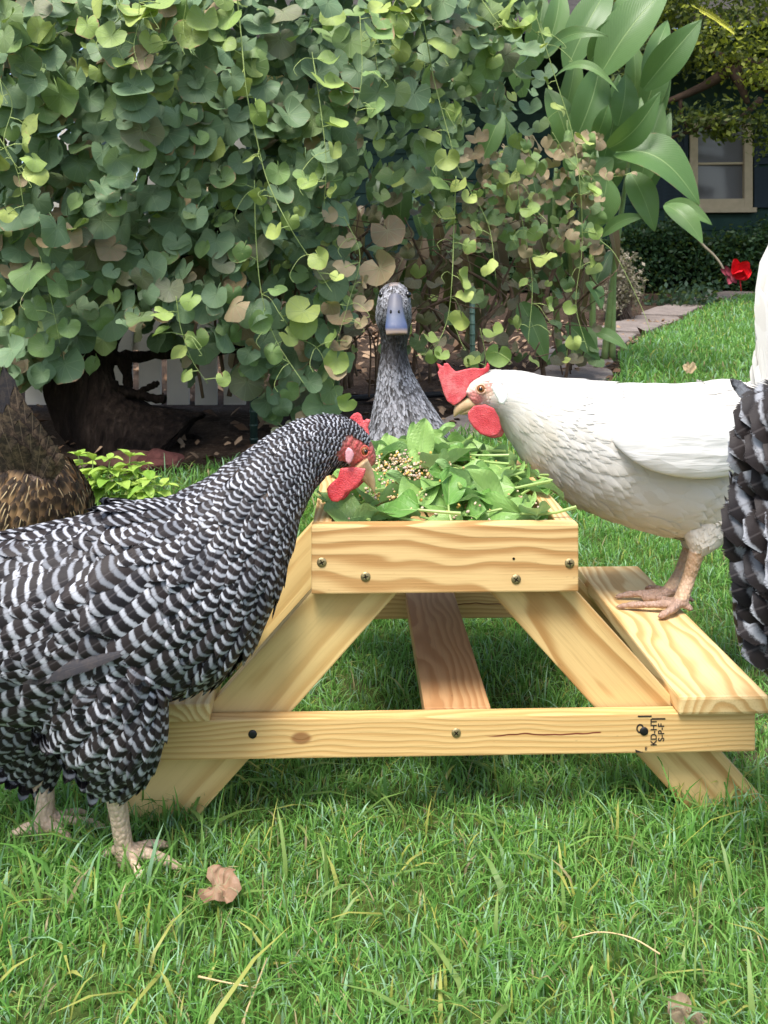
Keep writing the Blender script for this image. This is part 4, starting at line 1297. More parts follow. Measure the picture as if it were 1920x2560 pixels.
# ---------------------------------------------------------------- grey duck behind the tray
def duck():
    Yd = 1.53
    root = empty('duck', (W(1010, 1130, 1.62).x, 1.62, gz(1.62)), 'grey duck with a blue bill looking over the back of the feeder', 'duck')
    # spine from tail over breast and up the neck
    rows = [((1075, 1250), 2.02, .03, .03), ((1065, 1300), 1.93, .06, .07), ((1050, 1330), 1.80, .090, .098), ((1040, 1290), 1.66, .098, .100), ((1030, 1210), 1.575, .088, .092), ((1020, 1120), 1.55, .066, .077),
            ((1008, 1050), 1.545, .048, .058), ((996, 985), 1.545, .035, .040), ((987, 925), 1.545, .027, .0275), ((985, 870), 1.545, .0225, .0215), ((987, 825), 1.54, .027, .0255), ((984, 790), 1.535, .036, .0295), ((985, 758), 1.528, .040, .0275), ((986, 733), 1.524, .033, .0235), ((987, 718), 1.520, .021, .0165), ((987, 708), 1.518, .009, .008)]
    pts = [W(*p, y) for p, y, a, b in rows]
    lf = Loft(pts, [r[2] for r in rows], [r[3] for r in rows], (1, 0, 0), 170, 56)
    zg = gz(1.70)
    shapes = [lf.mesh(0.93)]
    for sx in (-0.045, 0.045):
        x0 = W(1040, 1290, 1.70).x + sx
        shapes.append(tube([(x0, 1.70, zg + 0.16), (x0, 1.69, zg + 0.07), (x0, 1.70, zg + 0.012)], [.022, .011, .009], 12))
        for a in (-0.4, 0, 0.4):
            d = Vector((math.sin(a), -math.cos(a), 0)); c = Vector((x0, 1.70, zg + 0.012))
            shapes.append(toe([c, c + d * 0.03, c + d * 0.065], .007, .004))
    def colf(co):
        c = np.tile(np.array([[0.06, 0.056, 0.055]]), (len(co), 1))
        f = near(co, W(989, 742, 1.50), 0.026); c[f] = (0.15, 0.145, 0.155)
        c[co[:, 2] < zg + 0.10] = (0.20, 0.12, 0.06)
        return c
    body_mesh('body', shapes, 0.0034, colf, SKIN, root)
    spec = [(0.0, .06, .016, .016, .018), (0.5, .034, .0070, .0085, .0088), (0.66, .022, .0040, .0056, .0054), (0.78, .014, .0026, .0038, .0036), (0.9, .010, .0024, .0032, .0034), (1, .008, .0019, .0022, .0024)]
    znk0, znk1 = W(0, 930, 1.54).z, W(0, 830, 1.54).z
    def par(p, u, th, L):
        dark = np.clip((p[:, 2] - znk0) / 0.03, 0, 1) * np.clip((W(0, 770, 1.54).z - p[:, 2]) / 0.03, 0, 1)
        return np.clip(dark * RNG.uniform(0.65, 1.0, len(p)), 0, 1)
    def mask(p, u, th):
        return ~(near(p, W(988, 778, 1.490), 0.012))
    plumage('plumage', [cover(lf, 0.02, 1.0, spec, mask, par_fn=par, lift=0.16, curve=0.08, jit=0.35)], FE['grey'], root, 'mottled grey feathers, darker on the upper neck')
    # bill, broad and flattened, pointing forward and down
    t = NT('duck_bill', 0.5, 0.3)
    co = t.co('Object'); z = t.sep(co)[2]
    f = t.math('DIVIDE', t.math('SUBTRACT', W(0, 836, 1.47).z, z), W(0, 836, 1.47).z - W(0, 760, 1.5).z)
    c = t.ramp(f, [(0.0, (0.20, 0.14, 0.09)), (0.12, (0.20, 0.155, 0.12)), (0.24, (0.04, 0.06, 0.13)), (0.6, (0.07, 0.09, 0.14)), (1.0, (0.12, 0.12, 0.14))])
    nn = t.noise(co, 180, 3); c = t.mix(t.math('MULTIPLY', t.step(nn, 0.5, 0.8), 0.4), c, (0.10, 0.11, 0.17))
    t.color(c); t.bump(nn, 0.15, 0.001)
    bl = Loft([W(988, 748, 1.500), W(988, 775, 1.484), W(989, 797, 1.473), W(991, 818, 1.462), W(992, 836, 1.456)], [.015, .0105, .007, .0055, .0030], [.0115, .0135, .0155, .0178, .0168], (1, 0, 0), 30, 24)
    V, F = bl.mesh(); link('bill', py_mesh('bill', V, F), t.m, root)
    bl = Loft([W(989, 785, 1.505), W(990, 812, 1.486), W(992, 835, 1.466)], [.008, .005, .0025], [.010, .0135, .014], (1, 0, 0), 16, 20)
    V, F = bl.mesh(); link('lower_bill', py_mesh('lower_bill', V, F), plain('bill_under', (0.12, 0.11, 0.12), 0.5, 0.3, 0.2, 100), root)
    for px in (977, 997):
        ball('nostril', W(px, 779, 1.4715), 0.0026, PUPIL, root, (0.7, 0.8, 1.2), 10)
    for px in (955, 1020):
        e = ball('eye', W(px, 737, 1.511), 0.0056, PUPIL, root); e = None; continue
        e = eye(W(px, 736, 1.513), 0.0052, (-0.75 if px < 990 else 0.75, -0.65, 0.05), root)
    return root
duck()

# ---------------------------------------------------------------- brown hen seen from behind, at the left edge
def brown_hen():
    root = empty('hen', (-0.60, 1.40, 0), 'brown speckled hen with an upright dark tail at the left edge behind the barred hen', 'hen', 'hens around the feeder')
    rows = [((95, 1160), 1.285, .030, .036), ((84, 1212), 1.305, .068, .076), ((65, 1290), 1.345, .098, .098), ((20, 1350), 1.42, .110, .104), ((-60, 1340), 1.50, .100, .095), ((-130, 1300), 1.57, .080, .078), ((-185, 1245), 1.62, .055, .05), ((-215, 1180), 1.65, .036, .034), ((-240, 1130), 1.67, .027, .024), ((-262, 1120), 1.69, .015, .013)]
    pts = [W(*p, y) for p, y, a, b in rows]
    lf = Loft(pts, [r[2] for r in rows], [r[3] for r in rows], (0.8, -0.6, 0), 150, 60)
    shapes = [lf.mesh(0.95)]
    for sx, sy in ((-0.03, -0.03), (0.04, 0.035)):
        c = Vector((W(20, 1350, 1.42).x + sx, 1.42 + sy, 0))
        shapes.append(tube([c + Vector((0, 0, .17)), c + Vector((0, 0, .09)), c + Vector((0, 0, .012))], [.03, .011, .008], 12))
        for a in (1.6, 2.3, 3.0, 5.4):
            d = Vector((math.cos(a), math.sin(a), 0)); shapes.append(toe([c + Vector((0, 0, .012)), c + d * 0.025 + Vector((0, 0, .012)), c + d * 0.05 + Vector((0, 0, .005))], .006, .0035))
    def colf(co):
        c = np.tile(np.array([[0.07, 0.04, 0.02]]), (len(co), 1)); c[co[:, 2] < 0.10] = (0.5, 0.36, 0.2)
        return c
    body_mesh('body', shapes, 0.0036, colf, SKIN, root)
    spec = [(0.0, .036, .0085, .0075, .0085), (0.3, .030, .0062, .0062, .0068), (0.6, .030, .0062, .0065, .007), (0.8, .02, .005, .006, .006), (1, .01, .003, .004, .004)]
    def par(p, u, th, L): return np.where(RNG.uniform(0, 1, len(p)) < 0.32, RNG.uniform(0.6, 1.0, len(p)), 0.0)
    plumage('plumage', [cover(lf, 0.03, 0.98, spec, None, par_fn=par, lift=0.14, jit=0.35)], FE['gold'], root, 'golden brown feathers with pale shaft streaks')
    rows = []
    tips = [((12, 905), 1.262, .016), ((-12, 930), 1.268, .016), ((-45, 960), 1.275, .016), ((40, 955), 1.255, .014), ((62, 990), 1.250, .014), ((84, 1022), 1.247, .014), ((106, 1052), 1.244, .014), ((128, 1080), 1.241, .013), ((150, 1105), 1.239, .013), ((166, 1128), 1.238, .012), ((20, 1000), 1.245, .015), ((50, 1040), 1.242, .014), ((-15, 1010), 1.246, .015), ((78, 1075), 1.238, .014), ((105, 1105), 1.236, .013), ((10, 1075), 1.238, .015), ((135, 1135), 1.236, .012), ((45, 1100), 1.235, .014), ((-30, 1080), 1.24, .015), ((-70, 1060), 1.245, .015)]
    for k, (tp, y, w) in enumerate(tips):
        r0 = W(75 + 0.25 * (tp[0] - 60), 1215, 1.275)
        rows.append((r0, W(*tp, y), w, (0.15, -1, 0.25), 0.9 if k < 2 else 0.0))
    plumage('tail_feathers', [fan(rows, camber=0.25, curve=-0.06)], FE['brown_tail'], root, 'dark brown upright tail feathers')
    comb = [(-262, 1100), (-285, 1060), (-255, 1075), (-245, 1045), (-230, 1085)]
    flesh('comb', comb, 1.67, .006, COMB, root, it=2)
    bk = Loft([W(-258, 1125, 1.685), W(-275, 1135, 1.70), W(-288, 1150, 1.71)], [.007, .005, .0007], [.006, .004, .0006], (0.8, -0.6, 0), 12, 12)
    V, F = bk.mesh(); link('beak', py_mesh('beak', V, F), HORN, root)
brown_hen()

# ---------------------------------------------------------------- second barred hen, its rear at the right edge
def rear_hen():
    root = empty('hen', (W(2150, 1700, .83).x, .83, 0), 'black and white barred hen at the right edge showing only its tail end', 'hen', 'hens around the feeder')
    Y0 = 0.80
    st = [(1945, 1020, 70, .55), (1985, 1120, 140, .65), (2030, 1260, 200, .72), (2090, 1400, 235, .74), (2190, 1490, 245, .72), (2330, 1490, 235, .70), (2460, 1430, 215, .68), (2560, 1340, 170, .72), (2630, 1230, 120, .78), (2680, 1140, 90, .78), (2740, 1100, 70, .75), (2790, 1120, 40, .75)]
    Yof = lambda x: float(np.interp(x, [1900, 2800], [0.80, 0.70]))
    pts = [W(x, y, Yof(x)) for x, y, h, w in st]
    lf = Loft(pts, [M(h, Yof(x)) for x, y, h, w in st], [M(h * w, Yof(x)) for x, y, h, w in st], (0, -1, 0), 150, 60)
    bel = Loft([W(2000, 1430, .79), W(2010, 1540, .79), W(2020, 1640, .79), W(2040, 1740, .79)], [M(q, .79) for q in (170, 165, 125, 60)], [M(q, .79) for q in (120, 120, 100, 50)], (0, -1, 0), 40, 40)
    ths = [Loft([W(x, 1560, y_), W(x - 10, 1690, y_), W(x - 5, 1790, y_), W(x, 1850, y_)], [M(q, y_) for q in (130, 105, 62, 26)], [M(q, y_) for q in (80, 75, 50, 24)], (0, -1, 0), 40, 36) for x, y_ in ((2130, .79), (2190, .72))]
    shapes = [lf.mesh(0.93), bel.mesh(0.9)] + [q.mesh(0.92) for q in ths]
    for sx, yy in ((2130, .79), (2190, .72)):
        c = W(sx, 1800, yy); c0 = Vector((c.x, c.y, 0.012))
        shapes.append(tube([c + Vector((0, 0, .02)), c.lerp(c0, .5), c0], [.012, .0095, .009], 12))
        for a in (0.1, 0.8, -0.7, 3.2):
            d = Vector((math.cos(a), math.sin(a), 0)); shapes.append(toe([c0, c0 + d * .025 + Vector((0, 0, .005)), c0 + d * .05], .006, .0035))
    def colf(co):
        c = np.tile(np.array([[0.02, 0.018, 0.02]]), (len(co), 1)); c[co[:, 2] < 0.155] = (0.58, 0.43, 0.30); return c
    body_mesh('body', shapes, 0.0036, colf, SKIN, root)
    spec = [(0.0, .05, .016, .018, .020), (0.4, .044, .014, .014, .017), (0.8, .03, .008, .009, .010), (1, .01, .003, .004, .004)]
    ch = [cover(lf, 0.16, 0.97, spec, None, lift=0.15, par_fn=lambda p, u, th, L: L / 0.0125)]
    ch.append(cover(bel, 0.05, 0.95, [(0, .04, .012, .012, .014), (1, .03, .009, .009, .011)], None, sign=1, lift=0.10, par_fn=lambda p, u, th, L: L / 0.0125))
    for t_ in ths: ch.append(cover(t_, 0.05, 0.95, [(0, .043, .0125, .0105, .0130), (1, .026, .008, .007, .009)], None, sign=1, lift=0.12, curve=0.16, camber=0.28, bias=(-0.9, 0, 0.1), par_fn=lambda p, u, th, L: L / 0.0105))
    plumage('plumage', ch, FE['barred'], root, 'black and white barred feathers')
    # broad overlapping tail coverts, tips towards the table
    rows = []
    rr = random.Random(2)
    tips = [(1830, 1065), (1842, 1028), (1822, 1120), (1828, 1165), (1836, 1215), (1822, 1275), (1812, 1330), (1806, 1385), (1812, 1430), (1822, 1475), (1834, 1530), (1838, 1575), (1858, 1620)]
    for k, (x, y) in enumerate(tips):
        for m in range(4):
            xx = x + m * 48 + rr.uniform(-10, 10) + (20 if k % 2 else 0) * (m > 0); yy = y + rr.uniform(-16, 16) + m * 10
            a = W(xx + 170 + rr.uniform(-20, 20), yy - 70 + rr.uniform(-15, 15), 0.752 - 0.010 * m); b = W(xx, yy + 6, 0.742 - 0.012 * m + rr.uniform(-.003, .003))
            rows.append((a, b, rr.uniform(0.019, 0.024), (-0.25 + rr.uniform(-.15, .15), -1, 0.15 + rr.uniform(-.2, .2)), rr.uniform(2.7, 3.3)))
    rows.append((W(1925, 1045, .79), W(1826, 944, .79), 0.0065, (-0.2, -1, 0.1), 0.5))
    plumage('tail_feathers', [feather_fix(rows)], FE['barred'], root, 'broad barred tail feathers')

def feather_fix(rows):
    V, F, A, B = fan(rows, camber=0.14, curve=0.05)
    return V, F, A, B
rear_hen()
# ---------------------------------------------------------------- vine on the fence
def mat_vine(name, source):
    """source 'obj': colour from the object, 'col': from the attribute"""
    t = NT(name, 0.5, 0.25)
    uv = t.attr('luv', 'Vector'); s = t.sep(uv)
    base = t.objinfo('Color') if source == 'obj' else t.attr('Col')
    rnd = t.objinfo('Random') if source == 'obj' else t.attr('rnd', 'Fac')
    ang = t.math('ARCTAN2', s[0], s[1])
    rad = t.math('SQRT', t.math('ADD', t.math('MULTIPLY', s[0], s[0]), t.math('MULTIPLY', s[1], s[1])))
    w = t.math('ABSOLUTE', t.math('SUBTRACT', t.math('FRACT', t.math('ADD', t.math('DIVIDE', ang, 0.62), 0.5)), 0.5))
    vein = t.step(t.math('MULTIPLY', w, rad), 0.028, 0.010)
    geo = t.n.new('ShaderNodeNewGeometry')
    nz = t.noise(t.comb(t.math('ADD', s[0], t.math('MULTIPLY', rnd, 17)), s[1], rnd), 4.0, 4, 0.65)
    fine = t.noise(t.comb(t.math('ADD', s[0], t.math('MULTIPLY', rnd, 17)), s[1], rnd), 40.0, 3, 0.6)
    c = t.mix(t.math('MULTIPLY', vein, 0.55), base, t.mix(0.5, base, (0.34, 0.44, 0.20)))
    c = t.mix(t.math('MULTIPLY', t.step(nz, 0.45, 0.75), 0.4), c, t.mix(0.5, c, (0.20, 0.24, 0.18)))
    c = t.mix(t.math('MULTIPLY', fine, 0.25), c, t.mix(0.5, c, (0.03, 0.06, 0.03)))
    c = t.mix(t.math('MULTIPLY', geo.outputs['Backfacing'], 0.5), c, t.mix(0.5, c, (0.28, 0.34, 0.22)))
    # scorched margins on some leaves
    edge = t.math('ADD', s[2], t.math('MULTIPLY', t.math('SUBTRACT', nz, 0.5), 0.5))
    th = t.math('ADD', 1.42, t.math('MULTIPLY', rnd, -0.50))
    sc = t.step(t.math('SUBTRACT', edge, th), 0.0, 0.08)
    c = t.mix(sc, c, t.mix(fine, (0.25, 0.12, 0.06), (0.50, 0.33, 0.20)))
    t.color(c); t.translucent(t.mix(0.4, c, (0.30, 0.42, 0.05)), 0.22)
    t.bump(t.math('ADD', t.math('MULTIPLY', vein, -0.8), nz), 0.35, 0.004)
    return t.m
VINE_OBJ = mat_vine('vine_leaf', 'obj'); VINE_COL = mat_vine('vine_foliage', 'col')

def heart(seed, nr=4, na=22, petiole=True):
    """kidney shaped leaf, petiole joint at the origin, tip along +y, unit size about 1 wide; returns V, F, luv"""
    rr = random.Random(seed)
    lob = rr.choice((0.0, 0.02, 0.04, 0.06)); cup = rr.uniform(-0.40, 0.40); fold = rr.uniform(-0.1, 0.35); wv = rr.uniform(0.04, 0.13); ph = rr.uniform(0, 6); sinus = rr.uniform(0.35, 0.75)
    asp = rr.uniform(0.88, 1.1); tw = rr.uniform(-0.25, 0.25)
    V, F, U = [(0, 0, 0)], [], [(0, 0, 0)]
    for i in range(1, nr + 1):
        q = i / nr
        for j in range(na):
            a = -math.pi + 2 * math.pi * (j + 0.5) / na            # 0 points along +y
            aa = abs(a) / math.pi
            r = 0.56 * (1 + 0.06 * math.cos(a)) * (1 - sinus * max(0, (aa - 0.80) / 0.20) ** 1.4)
            r *= 1 + lob * math.cos(5 * a + 0.3) + 0.03 * rr.uniform(-1, 1) * (q == 1)
            x, y = math.sin(a) * r * q * asp, math.cos(a) * r * q + 0.0
            z = cup * (x * x + y * y) * 1.6 + fold * abs(x) * 0.7 + wv * q * q * math.sin(3 * a + ph) + tw * x * y
            V.append((x, y, z)); U.append((x, y, q))
    for j in range(na): F.append((0, 1 + j, 1 + (j + 1) % na))
    for i in range(nr - 1):
        for j in range(na):
            a = 1 + i * na + j; b = 1 + i * na + (j + 1) % na
            F.append((a, a + na, b + na, b))
    # open the sinus: drop the faces across the seam
    F = [f for f in F if not ((len(f) == 3 and f[1] == na) or (len(f) == 4 and (f[0] - 1) % na == na - 1))]
    if petiole:
        b = len(V)
        tv, tf = tube([(0, 0, 0), (0.02, -0.25, -0.06), (0.05, -0.55, -0.22)], [0.018, 0.018, 0.022], 5)
        V += [tuple(v) for v in tv]; F += [tuple(k + b for k in f) for f in tf]; U += [(0.0, 0.0, 0.0)] * len(tv)
    return V, F, U

LEAF_ME = []
for k in range(18):
    V, F, U = heart(900 + k, 4, 26)
    me = py_mesh('vine_leaf', V, F)
    a = me.attributes.new('luv', 'FLOAT_VECTOR', 'POINT'); a.data.foreach_set('vector', np.array(U, np.float32).ravel())
    me.materials.append(VINE_OBJ); me.polygons.foreach_set('use_smooth', np.ones(len(me.polygons), bool))
    LEAF_ME.append(me)
LOW = []
for k in range(9):
    V, F, U = heart(700 + k, 3, 16, False)
    FT3 = []
    for f in F:
        FT3 += [f] if len(f) == 3 else [(f[0], f[1], f[2]), (f[0], f[2], f[3])]
    LOW.append((np.array(V), np.array(FT3), np.array(U)))

VINE_X = [-300, 0, 400, 800, 1100, 1300, 1500]
VINE_Y = [2.12, 2.16, 2.26, 2.46, 2.75, 3.0, 3.3]
def vineY(px, py):
    b = float(np.interp(px, VINE_X, VINE_Y))
    nv = mnoise.noise(Vector((px * 0.006, py * 0.006, 1.7))) * 0.13 + mnoise.noise(Vector((px * 0.017, py * 0.017, 4.2))) * 0.05
    return b + nv - 0.00018 * (600 - py)
LOWX = [-300, 0, 120, 240, 270, 440, 470, 560, 640, 700, 790, 860, 900, 1040, 1110, 1250, 1400, 1500, 1530]
LOWY = [990, 985, 965, 930, 850, 870, 960, 900, 1040, 1120, 1085, 1000, 520, 470, 440, 440, 520, 560, 100]
def dens(px, py):
    lim = float(np.interp(px, LOWX, LOWY))
    d = 1.0 if py < lim - 40 else max(0.0, (lim - py) / 40)
    if px > 860 and py > 300: d *= 0.55
    if px > 1290 and py < 340: d *= max(0.0, 1 - (px - 1290) / 90)
    if px > 1180 and py > 250: d *= 0.35
    if px > 1330: d *= max(0.12, 1 - (px - 1330) / 170)
    if 250 < px < 880 and py > 760: d *= 0.62
    return d

def leaf_matrix(c, size, spread=1.0, rr=random):
    n = Vector((rr.gauss(0, 0.42) * spread, -1.0, 0.38 + rr.gauss(0, 0.42) * spread)).normalized()
    if rr.random() < 0.24: n = Vector((rr.gauss(0, 0.9), -0.45, rr.gauss(0.5, 0.6))).normalized()
    dn = Vector((rr.gauss(0, 0.55), 0, -1)); dn = (dn - n * dn.dot(n)).normalized()
    x = dn.cross(n)
    return Matrix.Translation(c) @ Matrix((x, dn, n)).transposed().to_4x4() @ Matrix.Diagonal((size, size, size, 1)) @ Matrix.Translation((0, -0.15, 0))

def leaf_colour(rr, kind='old'):
    if kind == 'old':
        a, b = np.array([0.066, 0.150, 0.060]), np.array([0.180, 0.295, 0.145])
        u = rr.random(); c = a * (1 - u) + b * u
        if rr.random() < 0.12: c = np.array([0.15, 0.235, 0.055])
        if rr.random() < 0.07: c = np.array([0.16, 0.155, 0.085])
    elif kind == 'young':
        a, b = np.array([0.24, 0.38, 0.06]), np.array([0.48, 0.56, 0.11]); u = rr.random(); c = a * (1 - u) + b * u
    elif kind == 'dry':
        a, b = np.array([0.26, 0.13, 0.065]), np.array([0.50, 0.34, 0.20]); u = rr.random(); c = a * (1 - u) + b * u
    else:
        a, b = np.array([0.14, 0.26, 0.055]), np.array([0.22, 0.36, 0.09]); u = rr.random(); c = a * (1 - u) + b * u
    return c * rr.uniform(0.85, 1.12)

BARK = NT('vine_bark', 0.95, 0.1)
_c = BARK.co('Object'); _n = BARK.noise(BARK.mapping(_c, scale=(40, 40, 9)), 1.0, 6, 0.7); _v = BARK.voronoi(BARK.mapping(_c, scale=(60, 60, 14)), 1.0)
BARK.color(BARK.ramp(_n, [(0.3, (0.010, 0.007, 0.006)), (0.55, (0.026, 0.018, 0.014)), (0.8, (0.08, 0.058, 0.045))]))
BARK.bump(BARK.math('ADD', _n, _v), 1.0, 0.02); BARK = BARK.m
SHOOT = plain('vine_shoot', (0.33, 0.42, 0.14), 0.5, 0.3, 0.25, 40)
TWIG = plain('dry_twig', (0.13, 0.085, 0.06), 0.9, 0.1, 0.45, 60, 0.3)

def vine():
    rr = random.Random(21)
    base = W(330, 1100, 2.62)
    root = empty('grape_vine', (base.x, base.y, gz(base.y)), 'large leafy grape vine with a thick dark trunk covering the fence', 'vine')
    def ptube(name, rows, mat, n=12, seg=26, rough=0.0):
        A = crom([[*W(x, y, Y), M(r, Y)] for x, y, r, Y in rows], seg)
        P = [Vector(a[:3]) + (Vector((rr.gauss(0, 1), rr.gauss(0, 1), rr.gauss(0, 1))) * rough * a[3] if 0 < i < seg - 1 else Vector()) for i, a in enumerate(A)]
        return MB().tube(P, [max(0.0008, a[3] * (1 + rr.uniform(-rough, rough))) for a in A], n).build(name, mat, root)
    tk = ptube('trunk', [(395, 1165, 165, 2.62), (310, 1100, 118, 2.62), (232, 1020, 86, 2.63), (205, 940, 80, 2.64), (215, 850, 76, 2.66), (290, 750, 58, 2.68), (440, 630, 44, 2.7), (620, 510, 36, 2.74)], BARK, 40, 90, 0.0)
    for v in tk.data.vertices:
        p = v.co; k = mnoise.noise(Vector((p.x * 30, p.y * 30, p.z * 7))) * 0.022 + mnoise.noise(Vector((p.x * 9, p.y * 9, p.z * 6))) * 0.03
        v.co = p + Vector((k, k * 0.7 - abs(k) * 0.3, 0))
    q = lambda x, y: (x / 3.77, 880 + y / 3.77)
    def branch(pts, Y): return ptube('branch', [(*q(x, y), r, Y) for x, y, r in pts], BARK, 9, 26, 0.18)
    branch([(700, 130, 26), (860, 190, 20), (1000, 260, 14), (1110, 350, 12), (1250, 395, 13), (1400, 425, 11), (1550, 450, 11)], 2.60)
    branch([(900, 60, 20), (1130, 60, 16), (1205, 250, 13), (1200, 450, 14), (1215, 650, 13), (1270, 820, 13), (1330, 1000, 16)], 2.62)
    branch([(880, 410, 18), (1100, 500, 15), (1300, 600, 12), (1600, 750, 13), (1900, 850, 12)], 2.68)
    branch([(1280, 410, 9), (1390, 340, 8), (1490, 290, 7)], 2.60)
    branch([(1210, 260, 8), (1215, 130, 8), (1225, 50, 6)], 2.60)
    branch([(600, 140, 20), (1000, 60, 17), (1500, 20, 12), (2400, -40, 10)], 2.66)
    branch([(950, 480, 7), (1100, 560, 6), (1250, 640, 5)], 2.72)
    branch([(1420, 930, 12), (1500, 820, 10), (1620, 720, 8)], 2.58)
    # woody stems inside the hedge
    for k in range(44):
        x = rr.uniform(860, 1470) if k < 26 else rr.uniform(480, 900)
        y0 = rr.uniform(890, 970); y1 = y0 - rr.uniform(150, 420)
        Y = float(np.interp(x, VINE_X, VINE_Y)) + rr.uniform(0.22, 0.5)
        r = rr.uniform(2.0, 7)
        ptube('stem', [(x, y0 + 25, r, Y), (x + rr.uniform(-25, 25), (2 * y0 + y1) / 3, r * .9, Y + rr.uniform(-.06, .06)), (x + rr.uniform(-60, 60), (y0 + 2 * y1) / 3, r * .8, Y), (x + rr.uniform(-110, 110), y1, r * .55, Y - rr.uniform(0, .12))], TWIG, 6, 14, 0.1)
    for k in range(46):
        x = rr.uniform(860, 1480); y = rr.uniform(420, 860); Y = float(np.interp(x, VINE_X, VINE_Y)) + rr.uniform(0.1, 0.4)
        ptube('twig', [(x, y, 2.0, Y), (x + rr.uniform(-60, 60), y + rr.uniform(-30, 60), 1.7, Y), (x + rr.uniform(-150, 150), y + rr.uniform(-40, 90), 1.0, Y)], TWIG, 5, 10)
    # 300 leaves that show largest
    spots = []
    tries = 0
    while len(spots) < 262 and tries < 60000:
        tries += 1
        px, py = rr.uniform(-30, 1520), rr.uniform(-30, 1120)
        if rr.random() > dens(px, py): continue
        md = 50 if len(spots) < 190 else 40
        if any((px - a) ** 2 + (py - b) ** 2 < md * md for a, b in spots): continue
        spots.append((px, py))
    nleaf = 0
    def put_leaf(c, size, col, spread=1.0, m=None):
        nonlocal nleaf
        o = bpy.data.objects.new('leaf', LEAF_ME[rr.randrange(len(LEAF_ME))]); COL.objects.link(o)
        o.matrix_world = leaf_matrix(c, size, spread, rr) if m is None else m
        mw = o.matrix_world.copy()
        o.parent = root; o.matrix_parent_inverse = root.matrix_basis.inverted(); o.matrix_basis = mw
        o.color = (*col, 1); nleaf += 1
    for px, py in spots:
        Y = vineY(px, py) - rr.uniform(0, 0.10)
        kind = 'old'
        q_ = rr.random()
        if px > 1150 and py > 330 and q_ < 0.35: kind = 'dry'
        elif py > 620 and q_ < 0.10: kind = 'dry'
        elif px > 850 and q_ < 0.30: kind = 'mid'
        elif q_ < 0.06: kind = 'mid'
        s = rr.uniform(0.046, 0.090) * (1.0 if px < 1000 else 1.05)
        if kind == 'dry': s *= 0.75
        put_leaf(W(px, py, Y), s, leaf_colour(rr, kind))
    # the rest of the foliage, deeper
    VV, FF, UU, CC, RR_ = [], [], [], [], []; off = 0
    def stuff_leaf(c, size, col, spread=1.2):
        nonlocal off
        v, f, u = LOW[rr.randrange(len(LOW))]
        m = np.array(leaf_matrix(c, size, spread, rr))
        VV.append((np.c_[v, np.ones(len(v))] @ m.T)[:, :3]); FF.append(f + off); UU.append(u); off += len(v)
        CC.append(np.tile([*col, 1.0], (len(v), 1))); RR_.append(np.full(len(v), rr.random()))
    for k in range(4600):
        px, py = rr.uniform(-500, 1520), rr.uniform(-420, 1120)
        if rr.random() > dens(px, max(py, 0)) * (0.9 if py < 0 else 1): continue
        Y = vineY(px, max(py, -200)) + 0.18 + abs(rr.gauss(0, 0.24))
        stuff_leaf(W(px, py, Y), rr.uniform(0.046, 0.088), leaf_colour(rr, 'dry' if rr.random() < (0.05 if py < 550 else 0.16) else 'old'))
    for k in range(900):
        px, py = rr.uniform(-60, 1500), rr.uniform(-40, 1100)
        if rr.random() > dens(px, max(py, 0)): continue
        q_ = rr.random()
        stuff_leaf(W(px, py, vineY(px, py) - rr.uniform(0.0, 0.1)), rr.uniform(0.026, 0.06), leaf_colour(rr, 'dry' if q_ < 0.08 else ('young' if q_ < (0.30 if py < 380 else 0.18) else ('mid' if q_ < 0.42 else 'old'))), 1.4)
    # thin understory among the stems
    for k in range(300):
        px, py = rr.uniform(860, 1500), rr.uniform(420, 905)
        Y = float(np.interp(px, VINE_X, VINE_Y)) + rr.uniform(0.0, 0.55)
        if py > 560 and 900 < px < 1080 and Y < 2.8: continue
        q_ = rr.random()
        stuff_leaf(W(px, py, Y), rr.uniform(0.022, 0.06), leaf_colour(rr, 'dry' if q_ < 0.45 else ('mid' if q_ < 0.85 else 'young')) * (0.45 if q_ < 0.45 else (0.6 if q_ < 0.85 else 1.0)), 1.6)  # dry and mid leaf colours darkened to stand for understory shade
    for k in range(170):
        px, py = rr.uniform(1180, 1500), rr.uniform(340, 640)
        Y = float(np.interp(px, VINE_X, VINE_Y)) - 0.05 + rr.uniform(-0.08, 0.25)
        q_ = rr.random()
        stuff_leaf(W(px, py, Y), rr.uniform(0.025, 0.06), leaf_colour(rr, 'dry' if q_ < 0.55 else ('mid' if q_ < 0.85 else 'young')), 1.6)
    # shoots with young leaves and tendrils
    tend = MB()
    def shoot(pts, leaves, r=3.0, dY=-0.14, kind='young', size=(0.045, 0.080)):
        nonlocal nleaf
        Ys = [vineY(x, y) + dY for x, y in pts]
        Ym = sum(Ys) / len(Ys); Ys = [0.35 * a + 0.65 * Ym for a in Ys]
        rows = [(x, y, r * (1 - 0.55 * i / (len(pts) - 1)), Y) for i, ((x, y), Y) in enumerate(zip(pts, Ys))]
        A = crom([[*W(x, y, Y), M(q, Y)] for x, y, q, Y in rows], 12 * len(pts))
        MB().tube([Vector(a[:3]) for a in A], [a[3] * 0.5 for a in A], 6).build('shoot', SHOOT, root)
        for k in range(leaves):
            f = (k + rr.uniform(0.2, 0.8)) / leaves
            a = A[min(int(f * len(A)), len(A) - 1)]; p = Vector(a[:3])
            off_ = Vector((rr.choice((-1, 1)) * rr.uniform(0.02, 0.05), rr.uniform(-0.03, 0.005), rr.uniform(-0.02, 0.02)))
            s = rr.uniform(*size) * (1.1 - 0.45 * f)
            tend.tube([p, p + off_ * 0.5 + Vector((0, 0, 0.004)), p + off_], [.0012, .001, .001], 5)
            col = leaf_colour(rr, kind)
            if nleaf < 300: put_leaf(p + off_, s, col, 1.5)
            else: stuff_leaf(p + off_, s, col, 1.6)
